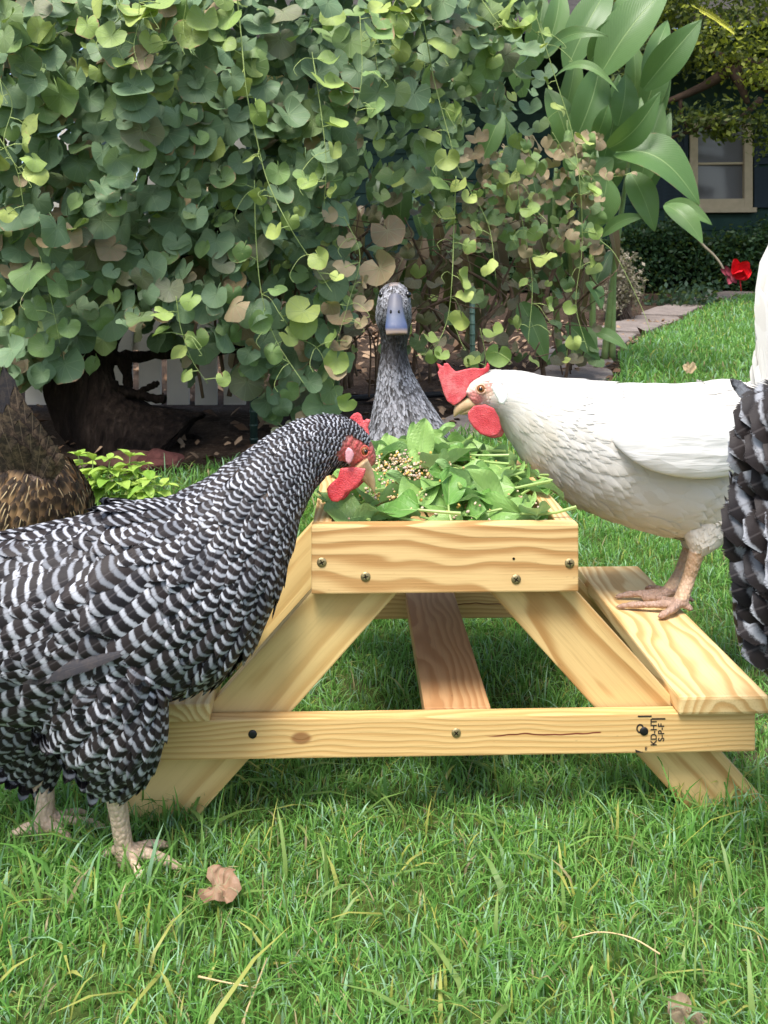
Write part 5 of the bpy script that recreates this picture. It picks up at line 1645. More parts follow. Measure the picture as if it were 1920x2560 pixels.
            if rr.random() < 0.5:
                d = Vector((rr.uniform(-1, 1), -0.4, rr.uniform(-1, 0.1))).normalized() * rr.uniform(0.04, 0.09)
                C = crom([list(p), list(p + d * 0.5 + Vector((0, 0, 0.012))), list(p + d), list(p + d * 1.05 + Vector((0.01, 0, -0.016))), list(p + d * 0.95 + Vector((0.006, 0, -0.02)))], 14)
                tend.tube([Vector(c) for c in C], 0.0007, 4)
    shoot([(590, -30), (600, 60), (608, 150), (618, 240), (640, 340), (668, 450), (720, 560), (770, 640), (830, 730)], 10, 4.2)
    shoot([(636, 450), (640, 600), (655, 740), (690, 850), (760, 960)], 5, 3.0, kind='mid')
    shoot([(350, -20), (345, 60), (335, 120), (355, 190)], 4, 2.4)
    shoot([(290, -20), (300, 40), (250, 90)], 4, 2.4)
    shoot([(470, -20), (450, 90), (420, 110)], 5, 2.4)
    shoot([(-10, 180), (30, 260), (10, 360), (60, 440)], 5, 2.2)
    shoot([(-10, 330), (40, 420), (60, 520)], 4, 2.2)
    shoot([(1000, -20), (960, 60), (930, 120)], 6, 2.6, size=(0.045, 0.075))
    shoot([(1040, -30), (1060, 60), (1085, 200), (1120, 330), (1150, 430), (1220, 560), (1240, 700)], 11, 3.0)
    shoot([(1190, -20), (1260, 70), (1310, 60), (1350, 90)], 7, 3.0, size=(0.05, 0.085))
    shoot([(1340, 40), (1390, 200), (1430, 330), (1450, 460), (1455, 620), (1440, 760), (1470, 880)], 9, 2.4)
    shoot([(1140, 440), (1135, 560), (1130, 700), (1118, 800), (1085, 870), (1040, 890)], 9, 3.0)
    shoot([(1290, 420), (1300, 520), (1330, 700), (1320, 860)], 8, 2.2)
    shoot([(1500, 600), (1540, 640), (1600, 760), (1625, 825)], 0, 2.4)
    shoot([(1380, 330), (1440, 420), (1500, 440), (1560, 440)], 6, 2.0, kind='dry', size=(0.03, 0.05))
    shoot([(860, 540), (900, 640), (870, 760), (840, 860)], 7, 2.2, kind='dry', size=(0.035, 0.06))
    shoot([(700, 780), (740, 840), (800, 880), (850, 1010)], 6, 2.2)
    shoot([(440, 740), (452, 820), (480, 900), (520, 960)], 7, 2.4, size=(0.04, 0.06))
    shoot([(1200, 820), (1215, 900), (1200, 940)], 4, 2.0)
    shoot([(100, 640), (130, 760), (150, 860)], 4, 2.2, kind='mid')
    shoot([(780, 130), (800, 260), (815, 400), (810, 520)], 6, 2.4)
    shoot([(900, 40), (905, 180), (890, 290)], 5, 2.2, kind='mid')
    # the curled dry leaves by the duck's head
    for px, py, s in ((975, 585, 0.085), (955, 680, 0.085), (580, 770, 0.07), (905, 765, 0.05), (850, 870, 0.05), (840, 930, 0.055), (845, 800, 0.06)):
        stuff_leaf(W(px, py, vineY(px, py) - 0.12), s, leaf_colour(rr, 'dry'), 0.8)
    t = tend.build('tendrils', SHOOT, root); t['kind'] = 'stuff'
    me = np_mesh('foliage', np.vstack(VV), np.vstack(FF), {'luv': ('FLOAT_VECTOR', np.vstack(UU)), 'Col': ('FLOAT_COLOR', np.vstack(CC)), 'rnd': ('FLOAT', np.concatenate(RR_))})
    o = link('foliage', me, VINE_COL, root); o['kind'] = 'stuff'
    print('vine leaves', nleaf, len(VV))
vine()

# ---------------------------------------------------------------- white picket fence behind the vine
def fence():
    wht = plain('white_fence_paint', (0.82, 0.79, 0.74), 0.7, 0.2, 0.10, 6, 0.15)
    root = empty('picket_fence', (-0.8, 3.05, gz(3.05)), 'white picket fence seen in gaps below the vine', 'fence')
    x = -2.6; rr = random.Random(5)
    while x < -0.45:
        y = 3.05 + rr.uniform(-0.004, 0.004); z0 = gz(3.05) + 0.02; h = 0.86
        w = 0.072
        V = [(x, y, z0), (x + w, y, z0), (x + w, y, z0 + h), (x + w / 2, y, z0 + h + 0.06), (x, y, z0 + h)]
        V += [(a, b + 0.017, c) for a, b, c in V]
        F = [(0, 1, 2, 3, 4), (9, 8, 7, 6, 5)] + [(i, i + 5, (i + 1) % 5 + 5, (i + 1) % 5) for i in range(5)]
        link('picket', py_mesh('picket', V, F), wht, root, smooth=False)
        x += w + 0.022
    for z in (0.2, 0.7):
        MB().box(-2.6, -0.45, 3.07, 3.10, gz(3.05) + z, gz(3.05) + z + 0.07).build('rail', wht, root, False)
fence()

# ---------------------------------------------------------------- canna lily
def mat_canna():
    t = NT('canna_leaf', 0.38, 0.4)
    uv = t.attr('luv', 'Vector'); s = t.sep(uv)
    base = t.objinfo('Color'); rnd = t.objinfo('Random')
    ax = t.math('ABSOLUTE', s[0])
    mid = t.step(ax, 0.045, 0.015)
    vp = t.math('FRACT', t.math('MULTIPLY', t.math('SUBTRACT', s[1], t.math('MULTIPLY', ax, 0.30)), 26))
    vein = t.step(t.math('ABSOLUTE', t.math('SUBTRACT', vp, 0.5)), 0.22, 0.05)
    nz = t.noise(t.comb(s[0], t.math('MULTIPLY', s[1], 3), rnd), 4, 4, 0.6)
    c = t.mix(t.math('MULTIPLY', vein, 0.20), base, t.mix(0.5, base, (0.03, 0.08, 0.03)))
    c = t.mix(t.math('MULTIPLY', mid, 0.55), c, (0.32, 0.44, 0.17))
    c = t.mix(t.math('MULTIPLY', nz, 0.3), c, t.mix(0.5, c, (0.22, 0.34, 0.14)))
    edge = t.math('ADD', s[2], t.math('MULTIPLY', t.math('SUBTRACT', nz, 0.5), 0.25))
    tip = t.math('ADD', t.math('MULTIPLY', s[1], 1.0), t.math('MULTIPLY', t.math('SUBTRACT', nz, 0.5), 0.3))
    br = t.math('MAXIMUM', t.step(tip, 1.0, 1.05), t.math('MULTIPLY', t.step(edge, 0.97, 1.05), t.step(rnd, 0.4, 0.6)))
    c = t.mix(br, c, (0.34, 0.18, 0.10))
    t.color(c); t.translucent(t.mix(0.4, c, (0.30, 0.45, 0.06)), 0.25)
    t.bump(t.math('ADD', t.math('MULTIPLY', vein, 0.5), t.math('MULTIPLY', mid, -2.0)), 0.35, 0.003)
    return t.m
CANNA = mat_canna()
CSTEM = plain('canna_stem', (0.20, 0.28, 0.10), 0.5, 0.3, 0.3, 20, 0.1)

def canna():
    rr = random.Random(31)
    b0 = ghit(1480, 905)
    root = empty('canna_lily', b0, 'tall canna lily with broad paddle leaves and one red flower', 'canna lily')
    def cleaf(p0, p1, wpx, Y, bow=0.12, dY=0.0, twist=0.0, col=None, fold=0.25):
        a = W(*p0, Y); b = W(*p1, Y + dY)
        d = b - a; L = d.length; wid = M(wpx, Y)
        e = d.normalized()
        nrm = Vector((math.sin(twist), -math.cos(twist), 0.25)); nrm = (nrm - e * nrm.dot(e)).normalized(); sd = e.cross(nrm)
        nl, nw = 14, 6; V, F, U = [], [], []
        ph = rr.uniform(0, 6)
        for i in range(nl + 1):
            t = i / nl
            w = max(0.02, math.sin(math.pi * min(1.0, (t * 0.97 + 0.03)) ** 0.82) ** 0.8)
            c = a + d * t + Vector((0, 0, 1)) * (bow * L * 4 * t * (1 - t)) * (0.6 if abs(e.z) > 0.7 else 1.0) + nrm * (0.10 * L * math.sin(math.pi * t))
            for j in range(nw + 1):
                u = j / nw * 2 - 1
                V.append(c + sd * (u * w * wid / 2) + nrm * (fold * abs(u) * w * wid / 2 + 0.03 * wid * math.sin(7 * t + ph + u * 2) * abs(u)))
                U.append((u, t, abs(u)))
        for i in range(nl):
            for j in range(nw):
                q = i * (nw + 1) + j; F.append((q, q + 1, q + nw + 2, q + nw + 1))
        me = py_mesh('leaf', V, F)
        at = me.attributes.new('luv', 'FLOAT_VECTOR', 'POINT'); at.data.foreach_set('vector', np.array(U, np.float32).ravel())
        o = link('leaf', me, CANNA, root)
        if col is None:
            u = rr.random(); col = np.array([0.075, 0.16, 0.042]) * (1 - u) + np.array([0.14, 0.25, 0.075]) * u
        o.color = (*col, 1)
        return o
    q = lambda x, y: (960 + x / 1.728, y / 1.728)
    LV = [((930, 330), (1235, -60), 118, 3.62, .02, 0), ((1120, 385), (1372, 85), 82, 3.60, .03, -.1), ((790, 300), (985, -70), 95, 3.70, .02, .1), ((890, 265), (1050, 62), 74, 3.66, .02, -.05), ((1120, 330), (1226, 88), 52, 3.70, 0, .1),
          ((970, 640), (1195, 395), 72, 3.55, -.16, -.1), ((1005, 655), (1362, 885), 128, 3.55, .13, -.1), ((1065, 745), (1170, 1000), 72, 3.62, .05, -.05), ((1210, 885), (1418, 972), 44, 3.75, .08, -.1), ((1215, 885), (1378, 1055), 58, 3.70, .1, -.1),
          ((940, 1020), (1135, 935), 34, 3.66, .1, -.1), ((965, 770), (895, 1010), 84, 3.74, .05, 0), ((830, 600), (935, 265), 98, 3.68, .0, .05), ((1010, 545), (1045, 318), 74, 3.70, 0, 0), ((915, 600), (968, 450), 46, 3.60, 0, -.05),
          ((690, 235), (968, 158), 40, 3.50, .12, -.15), ((740, 330), (1015, 400), 26, 3.45, .22, -.1), ((690, 250), (760, -60), 70, 3.8, 0, .1), ((1010, 160), (1080, -60), 66, 3.8, 0, .05), ((640, 300), (690, -30), 66, 3.85, 0, 0), ((600, 420), (560, 120), 60, 3.9, 0, 0),
          ((800, 640), (700, 380), 80, 3.8, 0, .05), ((850, 700), (800, 480), 70, 3.8, 0, 0), ((1060, 640), (1110, 420), 54, 3.85, 0, 0), ((1000, 700), (1100, 560), 56, 3.8, 0, 0), ((880, 800), (990, 680), 66, 3.8, .05, 0), ((960, 880), (930, 700), 60, 3.85, 0, 0),
          ((500, 600), (450, 330), 66, 3.9, 0, 0), ((420, 700), (520, 460), 56, 3.85, 0, 0)]
    for p0, p1, w, Y, bow, dY in LV: cleaf(q(*p0), q(*p1), w, Y, bow, dY, rr.uniform(-0.4, 0.4))
    r4 = lambda x, y: (960 + x / 1.728, 600 + y / 1.728)
    for p0, p1, w, Y in (((590, 270), (705, 530), 66, 3.30), ((790, 360), (935, 525), 44, 3.55), ((830, 390), (920, 480), 50, 3.6), ((900, 395), (1055, 475), 34, 3.6), ((880, 180), (940, 300), 44, 3.6), ((830, 470), (700, 540), 40, 3.7)):
        cleaf(r4(*p0), r4(*p1), w, Y, .06, -.06, rr.uniform(-0.4, 0.4))
    # hanging dead leaves and blades inside the clump, coloured dark to stand for shade
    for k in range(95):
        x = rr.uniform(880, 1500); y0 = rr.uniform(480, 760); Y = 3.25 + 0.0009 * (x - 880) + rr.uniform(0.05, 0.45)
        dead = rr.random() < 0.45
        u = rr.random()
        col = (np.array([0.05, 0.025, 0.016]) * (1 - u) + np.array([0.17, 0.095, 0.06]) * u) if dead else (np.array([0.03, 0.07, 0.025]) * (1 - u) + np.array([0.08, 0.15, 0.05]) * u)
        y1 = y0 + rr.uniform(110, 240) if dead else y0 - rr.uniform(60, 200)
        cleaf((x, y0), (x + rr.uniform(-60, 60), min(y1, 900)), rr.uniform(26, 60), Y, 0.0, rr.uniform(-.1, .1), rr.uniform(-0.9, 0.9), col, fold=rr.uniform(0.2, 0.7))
    for k in range(9):
        x = rr.uniform(1350, 1640); y = rr.uniform(180, 420)
        cleaf((x, y + 110), (x + rr.uniform(-30, 90), y - rr.uniform(60, 150)), rr.uniform(60, 90), rr.uniform(3.8, 4.0), 0.0, 0.0, rr.uniform(-0.5, 0.5))
    # false stems
    for x0, x1, y1 in ((1440, 1470, 360), (1480, 1520, 330), (1510, 1600, 210), (1460, 1420, 300), (1400, 1390, 420), (1530, 1570, 420), (1350, 1330, 480)):
        Y = rr.uniform(3.75, 3.95)
        A = crom([[*ghit(x0, 905)], [*W(x0 + (x1 - x0) * 0.4, 650, Y)], [*W(x1, y1, Y)]], 16)
        A[:, 1] = np.linspace(A[0, 1], Y, 16)
        MB().tube([Vector(a) for a in A], list(np.linspace(0.016, 0.008, 16)), 8).build('stem', CSTEM, root)
    # nodding flower stalk with the red bloom
    P = [W(1700, 540, 3.68), W(1752, 607, 3.66), W(1786, 640, 3.65), W(1806, 668, 3.64), W(1822, 705, 3.63)]
    C = crom([[*p] for p in P], 20)
    MB().tube([Vector(c) for c in C], list(np.linspace(0.007, 0.004, 20)), 7).build('flower_stalk', plain('stalk_purple', (0.20, 0.17, 0.12), 0.6, 0.2, 0.3, 30), root)
    red = plain('canna_red', (0.62, 0.012, 0.020), 0.45, 0.3, 0.2, 40); wilt = plain('canna_wilted', (0.26, 0.05, 0.075), 0.7, 0.2, 0.4, 60)
    def petal(c, d, ln, wd, mat, nm):
        d = Vector(d).normalized(); n = Vector((0.2, -1, 0.3)); n = (n - d * n.dot(d)).normalized(); s = d.cross(n)
        V, F = [], []
        for i in range(7):
            t = i / 6; w = max(0.08, math.sin(math.pi * (0.1 + 0.85 * t)) ** 0.8)
            for j in range(5):
                u = j / 2 - 1
                V.append(Vector(c) + d * ln * t + s * u * w * wd / 2 + n * (0.25 * wd * u * u + 0.18 * ln * t * t + 0.06 * wd * math.sin(9 * t + 4 * u)))
        for i in range(6):
            for j in range(4): a = i * 5 + j; F.append((a, a + 1, a + 6, a + 5))
        link(nm, py_mesh(nm, V, F), mat, root)
    c0 = W(1838, 690, 3.62)
    for d, ln, wd in (((-0.3, -.2, 1), .072, .05), ((.45, -.3, .8), .075, .06), ((1, -.4, .25), .062, .06), ((.7, -.6, .0), .055, .05), ((.2, -.7, .5), .055, .055)):
        petal(c0, d, ln, wd, red, 'petal')
    for d, ln in (((-.8, -.2, .9), .05), ((-.3, -.2, -.6), .04), ((.3, -.2, -.7), .035), ((-.6, 0, .3), .05)):
        petal(W(1826, 690, 3.63), d, ln, .026, wilt, 'withered_petal')
    MB().tube([W(1850, 700, 3.62), W(1853, 728, 3.62)], [.003, .002], 6).build('pistil', red, root)
canna()

# ---------------------------------------------------------------- house, its clipped hedge, the tree over it
def house():
    YH = 10.2
    root = empty('house', (4.0, YH, gz(YH)), 'dark green house with a cream sash window and shutters', 'house', rz=R(-6))
    T = root.matrix_basis
    wallm = NT('dark_green_siding', 0.7, 0.25); _c = wallm.co('Object'); _n = wallm.noise(_c, 8, 4, 0.6)
    wallm.color(wallm.ramp(_n, [(0.3, (0.012, 0.036, 0.026)), (0.7, (0.024, 0.060, 0.044))])); wallm = wallm.m
    trim = plain('cream_trim', (0.50, 0.40, 0.25), 0.6, 0.25, 0.12, 12)
    shut = plain('shutter_blue_green', (0.014, 0.026, 0.034), 0.6, 0.3, 0.2, 20)
    glass = NT('window_glass', 0.08, 0.5); glass.color((0.16, 0.155, 0.15)); glass = glass.m
    blind = plain('window_blind', (0.34, 0.32, 0.29), 0.8, 0.1, 0.08, 6)
    # window centre in house space
    wc = T.inverted() @ W(1802, 405, YH); zx, zz = wc.x, wc.z
    ww, wh = 0.335, 0.51       # half width and half height of the outer frame
    def b(name, x0, x1, y0, y1, z0, z1, m, par=None):
        mb = MB().box(x0, x1, y0, y1, z0, z1)
        o = link(name, py_mesh(name, mb.V, mb.F), m, smooth=False)
        p = par or root
        o.parent = p
        if p is not root: o.matrix_parent_inverse = p.matrix_basis.inverted()
        return o
    zb = -0.5
    # wall in four pieces round the window opening
    for x0, x1, z0, z1 in ((-6, zx - ww, zb, 2.9), (zx + ww, 5, zb, 2.9), (zx - ww, zx + ww, zb, zz - wh), (zx - ww, zx + ww, zz + wh, 2.9)):
        b('wall', x0, x1, 0, 0.2, z0, z1, wallm)
    n = 0
    z = -0.1
    while z < 2.9:
        for x0, x1 in ((-6, zx - ww - 0.62), (zx + ww + 0.62, 5)):
            b('siding_board', x0, x1, -0.022, -0.002, z, z + 0.135, wallm)
        if z + 0.135 < zz - wh - 0.1: b('siding_board', zx - ww - 0.62, zx + ww + 0.62, -0.022, -0.002, z, z + 0.135, wallm)
        z += 0.15
    win = b('window', zx - ww, zx - ww + 0.085, -0.05, 0.06, zz - wh, zz + wh, trim)
    b('frame', zx + ww - 0.085, zx + ww, -0.05, 0.06, zz - wh, zz + wh, trim, win)
    b('frame', zx - ww + 0.086, zx + ww - 0.086, -0.05, 0.06, zz + wh - 0.085, zz + wh, trim, win)
    b('frame', zx - ww + 0.086, zx + ww - 0.086, -0.05, 0.06, zz - wh, zz - wh + 0.10, trim, win)
    b('meeting_rail', zx - ww + 0.086, zx + ww - 0.086, -0.005, 0.05, zz - 0.025, zz + 0.0, trim, win)
    b('sill', zx - ww - 0.03, zx + ww + 0.03, -0.10, 0.02, zz - wh - 0.055, zz - wh - 0.002, trim, win)
    b('pane', zx - ww + 0.086, zx + ww - 0.086, 0.035, 0.04, zz - wh + 0.1, zz - 0.026, glass, win)
    b('pane', zx - ww + 0.086, zx + ww - 0.086, 0.02, 0.025, zz + 0.001, zz + wh - 0.086, glass, win)
    b('blind', zx - ww + 0.05, zx + ww - 0.05, 0.09, 0.10, zz - wh, zz + wh, blind, win)
    for s in (-1, 1):
        x0 = zx + s * (ww + 0.29) - 0.27
        sh = b('shutter', x0, x0 + 0.05, -0.04, -0.003, zz - wh, zz + wh, shut)
        b('stile', x0 + 0.49, x0 + 0.54, -0.04, -0.003, zz - wh, zz + wh, shut, sh)
        for zz0 in (zz - wh, zz - 0.03, zz + wh - 0.07): b('shutter_rail', x0 + 0.051, x0 + 0.489, -0.038, -0.003, zz0, zz0 + 0.07, shut, sh)
        z = zz - wh + 0.085
        while z < zz + wh - 0.09:
            if not (zz - 0.05 < z < zz + 0.05):
                o = b('slat', x0 + 0.051, x0 + 0.489, -0.030, -0.022, -0.022, 0.022, shut)
                o.parent = sh; o.matrix_parent_inverse = sh.matrix_basis.inverted()
                o.location = (0, 0, z); 
            z += 0.042
    roofm = plain('roof_shingle', (0.05, 0.045, 0.04), 0.9, 0.1, 0.3, 10)
    V = [(-6.4, -1.5, 2.62), (5.4, -1.5, 2.62), (5.4, 2.5, 4.4), (-6.4, 2.5, 4.4)]; V += [(x, y, z - 0.12) for x, y, z in V]
    o = link('roof', py_mesh('roof', V, [(0, 1, 2, 3), (7, 6, 5, 4), (0, 4, 5, 1), (1, 5, 6, 2), (2, 6, 7, 3), (3, 7, 4, 0)]), roofm, smooth=False); o.parent = root
house()

def leafcloud(n, posfn, size, colfn, spread=0.9, up=0.4):
    """many small pointed leaves as arrays"""
    P = np.array([posfn() for _ in range(n)])
    nr = RNG.normal(0, 1, (n, 3)); nr[:, 2] += up; nr /= np.linalg.norm(nr, axis=1)[:, None]
    d = RNG.normal(0, 1, (n, 3)); d -= nr * (d * nr).sum(1)[:, None]; d /= np.linalg.norm(d, axis=1)[:, None]
    s = np.cross(nr, d); L = size * RNG.uniform(0.6, 1.3, n)[:, None]
    V = np.stack([P - d * L * .5, P + s * L * .27 + nr * L * 0.05, P + d * L * .5, P - s * L * .27 + nr * L * 0.05], 1)
    C = np.ones((n, 4, 4)); C[..., :3] = np.array([colfn(p) for p in P])[:, None]
    F = np.arange(n * 4).reshape(-1, 4)
    return V.reshape(-1, 3), F, C.reshape(-1, 4)

LEAFM = NT('small_leaf', 0.5, 0.3); LEAFM.color(LEAFM.attr('Col')); LEAFM.translucent(LEAFM.mix(0.4, LEAFM.attr('Col'), (0.30, 0.40, 0.04)), 0.3); LEAFM = LEAFM.m

def hedge():
    rr = random.Random(77)
    root = empty('clipped_hedge', (3.4, 9.6, gz(9.6)), 'low dark green hedge along the foot of the house', 'hedge')
    zt = W(0, 575, 9.5).z
    def pos():
        x = rr.uniform(0.6, 6.2); y = rr.uniform(9.25, 9.95)
        top = zt + 0.10 * math.sin(x * 5) + 0.06 * math.sin(x * 13) + rr.gauss(0, 0.05)
        z = gz(9.5) + (top - gz(9.5)) * (rr.random() ** 0.7)
        if rr.random() < 0.55: y = 9.25 + abs(rr.gauss(0, 0.08))
        return (x, y, z)
    def col(p):
        u = rr.random(); return np.array([0.012, 0.035, 0.014]) * (1 - u) + np.array([0.035, 0.085, 0.03]) * u
    V, F, C = leafcloud(26000, pos, 0.055, col)
    o = link('foliage', np_mesh('foliage', V, F, {'Col': ('FLOAT_COLOR', C)}), LEAFM, root, False); o['kind'] = 'stuff'
    core = plain('hedge_shade_core', (0.006, 0.010, 0.006), 1, 0, 0.2, 10)
    MB().box(0.7, 6.1, 9.42, 9.9, gz(9.6) + 0.05, zt - 0.12).build('branches', core, root, False)  # solid near-black box standing for the shaded inside of the hedge
hedge()

def tree():
    rr = random.Random(13)
    Yt = 7.6
    root = empty('tree', (4.4, Yt, gz(Yt)), 'dark tree with low arching branches over the house corner', 'tree')
    bark = plain('tree_bark', (0.055, 0.036, 0.024), 0.95, 0.1, 0.4, 14, 0.8)
    A = crom([[4.4, Yt, gz(Yt) - 0.1, .20], [4.38, Yt, 1.4, .16], [4.3, Yt, 2.4, .14], [4.1, Yt, 3.4, .10], [4.0, Yt, 4.6, .06]], 30)
    MB().tube([Vector(a[:3]) for a in A], list(A[:, 3]), 12).build('trunk', bark, root)
    def limb(rows):
        C = crom([[*W(x, y, Y), r] for x, y, r, Y in rows], 22)
        MB().tube([Vector(c[:3]) for c in C], list(C[:, 3]), 8).build('limb', bark, root)
    limb([(2180, 330, .09, 7.6), (2000, 250, .07, 7.4), (1900, 205, .055, 7.3), (1832, 178, .05, 7.2), (1760, 215, .035, 7.2), (1680, 250, .025, 7.2), (1560, 290, .012, 7.3)])
    limb([(1832, 178, .045, 7.2), (1850, 210, .035, 7.1), (1870, 260, .02, 7.1)])
    limb([(2250, 200, .08, 7.6), (2050, 150, .06, 7.5), (1900, 160, .045, 7.4), (1770, 130, .03, 7.4), (1640, 60, .012, 7.5)])
    limb([(1900, 250, .03, 7.3), (1840, 300, .02, 7.2), (1720, 330, .015, 7.2), (1640, 360, .008, 7.2)])
    limb([(2300, 0, .07, 7.7), (2100, -60, .05, 7.6), (1850, -40, .03, 7.6), (1650, -120, .012, 7.6)])
    limb([(1700, 240, .02, 7.2), (1705, 290, .014, 7.2), (1722, 330, .008, 7.2)])
    clumps = []
    for k in range(70):
        px, py = rr.uniform(1490, 2250), rr.uniform(-420, 170); clumps.append((W(px, py, rr.uniform(6.9, 8.8)), rr.uniform(0.13, 0.3), 0.45))
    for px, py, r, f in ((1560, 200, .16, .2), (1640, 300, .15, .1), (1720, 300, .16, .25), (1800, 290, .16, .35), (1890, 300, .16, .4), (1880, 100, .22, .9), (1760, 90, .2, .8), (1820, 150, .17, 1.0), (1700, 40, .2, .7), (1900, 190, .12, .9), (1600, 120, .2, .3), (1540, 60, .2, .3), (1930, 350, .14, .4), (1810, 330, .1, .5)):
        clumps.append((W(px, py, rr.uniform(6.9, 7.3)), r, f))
    def mk():
        c, r, f = rr.choice(clumps)
        d = Vector((rr.gauss(0, 1), rr.gauss(0, 1), rr.gauss(0, 0.7))) * r * 0.62
        mk.f = f
        return tuple(c + d)
    cols = []
    pts = []
    for k in range(21000):
        p = mk(); pts.append(p)
        u = rr.random() ** 1.6
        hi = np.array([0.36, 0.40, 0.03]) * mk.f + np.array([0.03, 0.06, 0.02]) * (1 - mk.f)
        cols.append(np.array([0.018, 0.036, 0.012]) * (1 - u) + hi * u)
    it = iter(range(len(pts))); ic = iter(cols)
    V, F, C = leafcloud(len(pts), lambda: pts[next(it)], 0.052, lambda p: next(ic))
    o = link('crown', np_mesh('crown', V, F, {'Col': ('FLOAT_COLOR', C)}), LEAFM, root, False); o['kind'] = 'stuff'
    # a drooping frond with paired yellow leaflets
    fr = MB()
    C_ = crom([[*W(1730, 15, 6.6)], [*W(1770, 35, 6.55)], [*W(1800, 55, 6.5)], [*W(1832, 78, 6.5)]], 26)
    for k, c in enumerate(C_[4:]):
        for s in (-1, 1):
            p = Vector(c); d = Vector((0.25, -0.3, s * 1.0 - 0.3)).normalized() * rr.uniform(0.022, 0.034); w = Vector((0.008, 0, 0))
            fr.add([p, p + d * .5 + w, p + d, p + d * .5 - w], [(0, 1, 2, 3)])
    fr.tube([Vector(c) for c in C_], 0.003, 5)
    fr.build('frond', plain('frond_yellow', (0.42, 0.42, 0.05), 0.5, 0.3, 0.2, 20), root)
tree()

# ---------------------------------------------------------------- small plants and things of the bed
def dry_shrub():
    rr = random.Random(41)
    b = ghit(1545, 800)
    root = empty('dry_shrub', b, 'grey-brown dried shrub between the canna and the path', 'shrub')
    tw = MB(); pts = []
    Yc = b.y
    for k in range(150):
        e = W(1550 + rr.gauss(0, 26), 690 + rr.uniform(-55, 85), Yc + rr.uniform(-.25, .2))
        s = b + Vector((rr.uniform(-.08, .08), rr.uniform(-.1, .1), 0))
        m = s.lerp(e, 0.5) + Vector((rr.uniform(-.06, .06), rr.uniform(-.05, .05), 0.06))
        C = crom([[*s], [*m], [*e]], 6)
        tw.tube([Vector(c) for c in C], list(np.linspace(.004, .0012, 6)), 4)
        for q in range(16):
            c = Vector(C[rr.randrange(2, 6)]) + Vector((rr.gauss(0, .025), rr.gauss(0, .025), rr.gauss(0, .025))); pts.append(tuple(c))
    o = tw.build('twigs', plain('shrub_twig', (0.19, 0.145, 0.115), 0.9, 0.1, 0.3, 40), root); o['kind'] = 'stuff'
    it = iter(pts)
    def col(p):
        u = rr.random(); return np.array([0.14, 0.12, 0.085]) * (1 - u) + np.array([0.34, 0.30, 0.22]) * u
    V, F, C = leafcloud(len(pts), lambda: next(it), 0.032, col)
    o = link('foliage', np_mesh('foliage', V, F, {'Col': ('FLOAT_COLOR', C)}), LEAFM, root, False); o['kind'] = 'stuff'
dry_shrub()

def dark_tuft():
    rr = random.Random(43)
    b = ghit(1715, 765)
    root = empty('leafy_tuft', b, 'small dark leafy tuft beside the far end of the path', 'plant')
    pts = [tuple(b + Vector((rr.gauss(0, .16), rr.gauss(0, .12), abs(rr.gauss(0, .09))))) for _ in range(420)]
    it = iter(pts)
    V, F, C = leafcloud(len(pts), lambda: next(it), 0.06, lambda p: np.array([0.03, 0.06, 0.035]) * rr.uniform(0.6, 1.5))
    o = link('foliage', np_mesh('foliage', V, F, {'Col': ('FLOAT_COLOR', C)}), LEAFM, root, False); o['kind'] = 'stuff'
dark_tuft()

def herb():
    rr = random.Random(47)
    b = ghit(300, 1265)
    Y = b.y
    root = empty('herb_plant', b, 'bright green young herb behind the barred hen\'s back', 'herb')
    hm = NT('herb_leaf', 0.5, 0.3); hm.color(hm.objinfo('Color')); hm.translucent(hm.mix(0.5, hm.objinfo('Color'), (0.4, 0.5, 0.05)), 0.3); hm = hm.m
    ms = [blade_leaf_mesh('leaf', 1.0, rr.uniform(.55, .7), 0, rr.uniform(.2, .5), rr.uniform(.3, 1.0), .04, 300 + k, hm) for k in range(4)]
    stm = plain('herb_stem', (0.30, 0.36, 0.12), 0.6, 0.2, 0.2, 40)
    tops = [(195, 1140), (232, 1150), (275, 1148), (325, 1142), (350, 1165), (250, 1190), (300, 1185), (340, 1215), (375, 1200), (405, 1215), (390, 1250), (360, 1265), (320, 1250), (280, 1230), (245, 1240), (210, 1190), (260, 1290), (300, 1280), (345, 1300), (225, 1260)]
    n = 0
    for x, y in tops:
        p = W(x, y, Y + rr.uniform(-.1, .08)); g0 = Vector((b.x + (p.x - b.x) * 0.5, p.y, gz(p.y)))
        MB().tube([g0, g0.lerp(p, .5) + Vector((rr.uniform(-.01, .01), 0, 0)), p], [.0022, .0018, .0012], 5).build('stem', stm, root)
        for lv in range(3):
            c = g0.lerp(p, 1.0 - 0.17 * lv)
            for s in range(4 if lv == 0 else 3):
                o = bpy.data.objects.new('leaf', rr.choice(ms)); COL.objects.link(o)
                L = rr.uniform(.032, .048) * (0.8 if lv == 0 else 1.1)
                m = Matrix.Translation(c) @ Matrix.Rotation(s * 1.57 + lv * 0.8 + rr.uniform(-.3, .3), 4, 'Z') @ Matrix.Rotation(rr.uniform(0.1, 0.8) if lv == 0 else rr.uniform(-.3, .4), 4, 'X') @ Matrix.Diagonal((L, L, L, 1))
                o.parent = root; o.matrix_parent_inverse = root.matrix_basis.inverted(); o.matrix_basis = m
                u = rr.random(); cc = np.array([0.20, 0.36, 0.05]) * (1 - u) + np.array([0.42, 0.56, 0.12]) * u
                o.color = (*cc, 1); n += 1
herb()

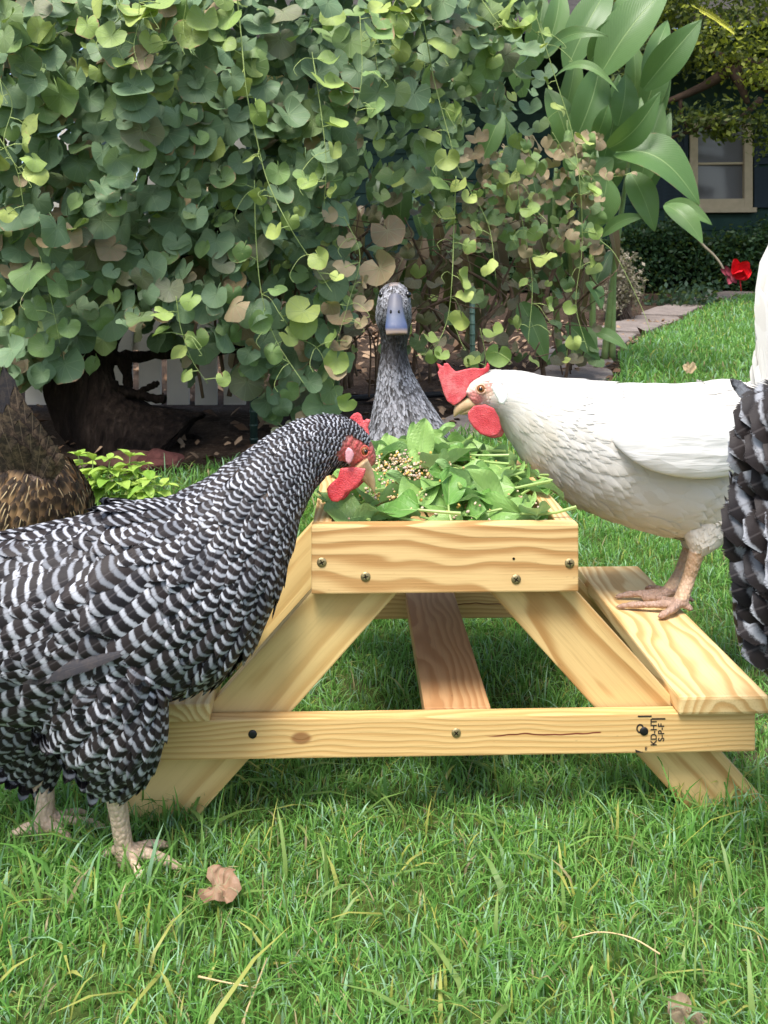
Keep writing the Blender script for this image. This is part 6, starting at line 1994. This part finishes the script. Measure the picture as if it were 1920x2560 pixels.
def rock(name, c, r, sq, col, label, seed):
    bm = bmesh.new(); bmesh.ops.create_icosphere(bm, subdivisions=3, radius=1)
    for v in bm.verts:
        k = 1 + 0.30 * mnoise.noise(v.co * 1.3 + Vector((seed, 0, 0))) + 0.10 * mnoise.noise(v.co * 4 + Vector((seed, 3, 0)))
        v.co = Vector((v.co.x * sq[0], v.co.y * sq[1], v.co.z * sq[2])) * r * k + Vector(c)
    me = bpy.data.meshes.new(name); bm.to_mesh(me); bm.free()
    o = link(name, me, plain(name + str(seed), col, 0.9, 0.15, 0.4, 50, 0.7), smooth=False)
    tag(o, label, name)
g0 = ghit(395, 1175); rock('rock', (g0.x, g0.y, g0.z + .02), .05, (1.2, .8, .62), (0.12, 0.045, 0.038), 'dark red rock at the foot of the vine trunk', 1)
g0 = ghit(320, 1180); rock('stone', (g0.x, g0.y + .05, g0.z + .02), .06, (1.5, .7, .5), (0.20, 0.10, 0.065), 'low brown stone behind the herb by the trunk', 2)

def stake(x, y0, y1, Y, r, col, label):
    a = W(x, y1, Y); b = W(x + 3, y0, Y); b.z = gz(Y) - 0.03
    mb = MB().tube([b, a.lerp(b, .5), a], [r, r, r], 10)
    for q in np.linspace(0.08, 0.95, 12):
        p = b.lerp(a, q); mb.tube([p, p + Vector((0, 0, .006))], [r * 1.15, r * 1.15], 10)
    o = mb.build('garden_stake', plain('stake' + str(x), col, 0.45, 0.35, 0.2, 30))
    tag(o, label, 'stake', 'garden stakes in the bed')
stake(1180, 940, 715, 3.05, .0085, (0.10, 0.17, 0.13), 'green garden stake behind the white hen\'s comb')
stake(632, 1120, 700, 2.62, .011, (0.03, 0.06, 0.05), 'dark green garden stake under the vine by the barred hen\'s nape')

A = crom([[*W(860, 968, 3.15)], [*W(1000, 962, 3.2)], [*W(1130, 962, 3.25)], [*W(1300, 950, 3.5)]], 30); A[:, 2] = [gz(y) + 0.02 for y in A[:, 1]]
tag(MB().tube([Vector(a) for a in A], .011, 8).build('irrigation_hose', plain('hose_black', (0.012, 0.012, 0.013), 0.6, 0.3, 0.2, 40)), 'black irrigation hose on the soil behind the duck', 'hose')

# dry leaves and straws on the lawn
def crumpled(name, px, py, Y, s, label, seed, col):
    rr = random.Random(seed)
    c = W(px, py, Y)
    V, F, U = heart(seed, 5, 26, False)
    V2 = []
    for x, y, z in V:
        n1 = mnoise.noise(Vector((x * 2.6, y * 2.6, seed + 0.4))); n2 = mnoise.noise(Vector((x * 6, y * 6, seed + 5.3)))
        V2.append((x * s * (1 + .25 * n1), y * s * .8 + .15 * n2 * s, abs(n1) * .75 * s + n2 * .22 * s + .10 * s * x * x))
    m = Matrix.Translation(c) @ Matrix.Rotation(rr.uniform(0, 6), 4, 'Z') @ Matrix.Rotation(0.5, 4, 'X')
    m = Matrix.Translation(c) @ Matrix.Rotation(0.55, 4, 'X') @ Matrix.Rotation(rr.uniform(0, 6), 4, 'Z')
    me = py_mesh(name, [m @ Vector(v) for v in V2], F)
    at = me.attributes.new('luv', 'FLOAT_VECTOR', 'POINT'); at.data.foreach_set('vector', np.array(U, np.float32).ravel())
    o = link(name, me, VINE_OBJ); o.color = (*col, 1)
    tag(o, label, 'dry leaf', 'dry leaves on the lawn')
crumpled('dry_leaf', 545, 2222, 0.795, 0.036, 'crumpled pinkish brown dry leaf lying on the grass in front', 5, (0.34, 0.14, 0.085))
crumpled('dry_leaf', 1720, 2548, 0.672, 0.028, 'dry brown leaf cut off by the bottom edge of the photo', 9, (0.28, 0.15, 0.10))
crumpled('dry_leaf', 1722, 925, 3.35, 0.05, 'dry tan leaf on the far lawn above the white hen\'s back', 12, (0.45, 0.28, 0.15))
def straw(pts, r, label):
    C = crom([[*W(x, y, Y)] for x, y, Y in pts], 14)
    o = MB().tube([Vector(c) for c in C], list(np.linspace(r, r * .5, 14)), 5).build('straw', plain('straw_tan', (0.50, 0.38, 0.20), 0.7, 0.2, 0.2, 60))
    tag(o, label, 'straw', 'dry straws in the grass')
straw([(605, 2560, .672), (635, 2480, .695), (668, 2395, .715)], .0011, 'long tan straw standing at the bottom middle of the grass')
straw([(495, 2441, .70), (560, 2455, .70), (640, 2470, .695)], .0009, 'short tan straw lying left of the long one')
straw([(1650, 2385, .715), (1580, 2345, .73), (1500, 2330, .735), (1430, 2345, .735)], .0008, 'thin curved straw in the grass at the lower right')
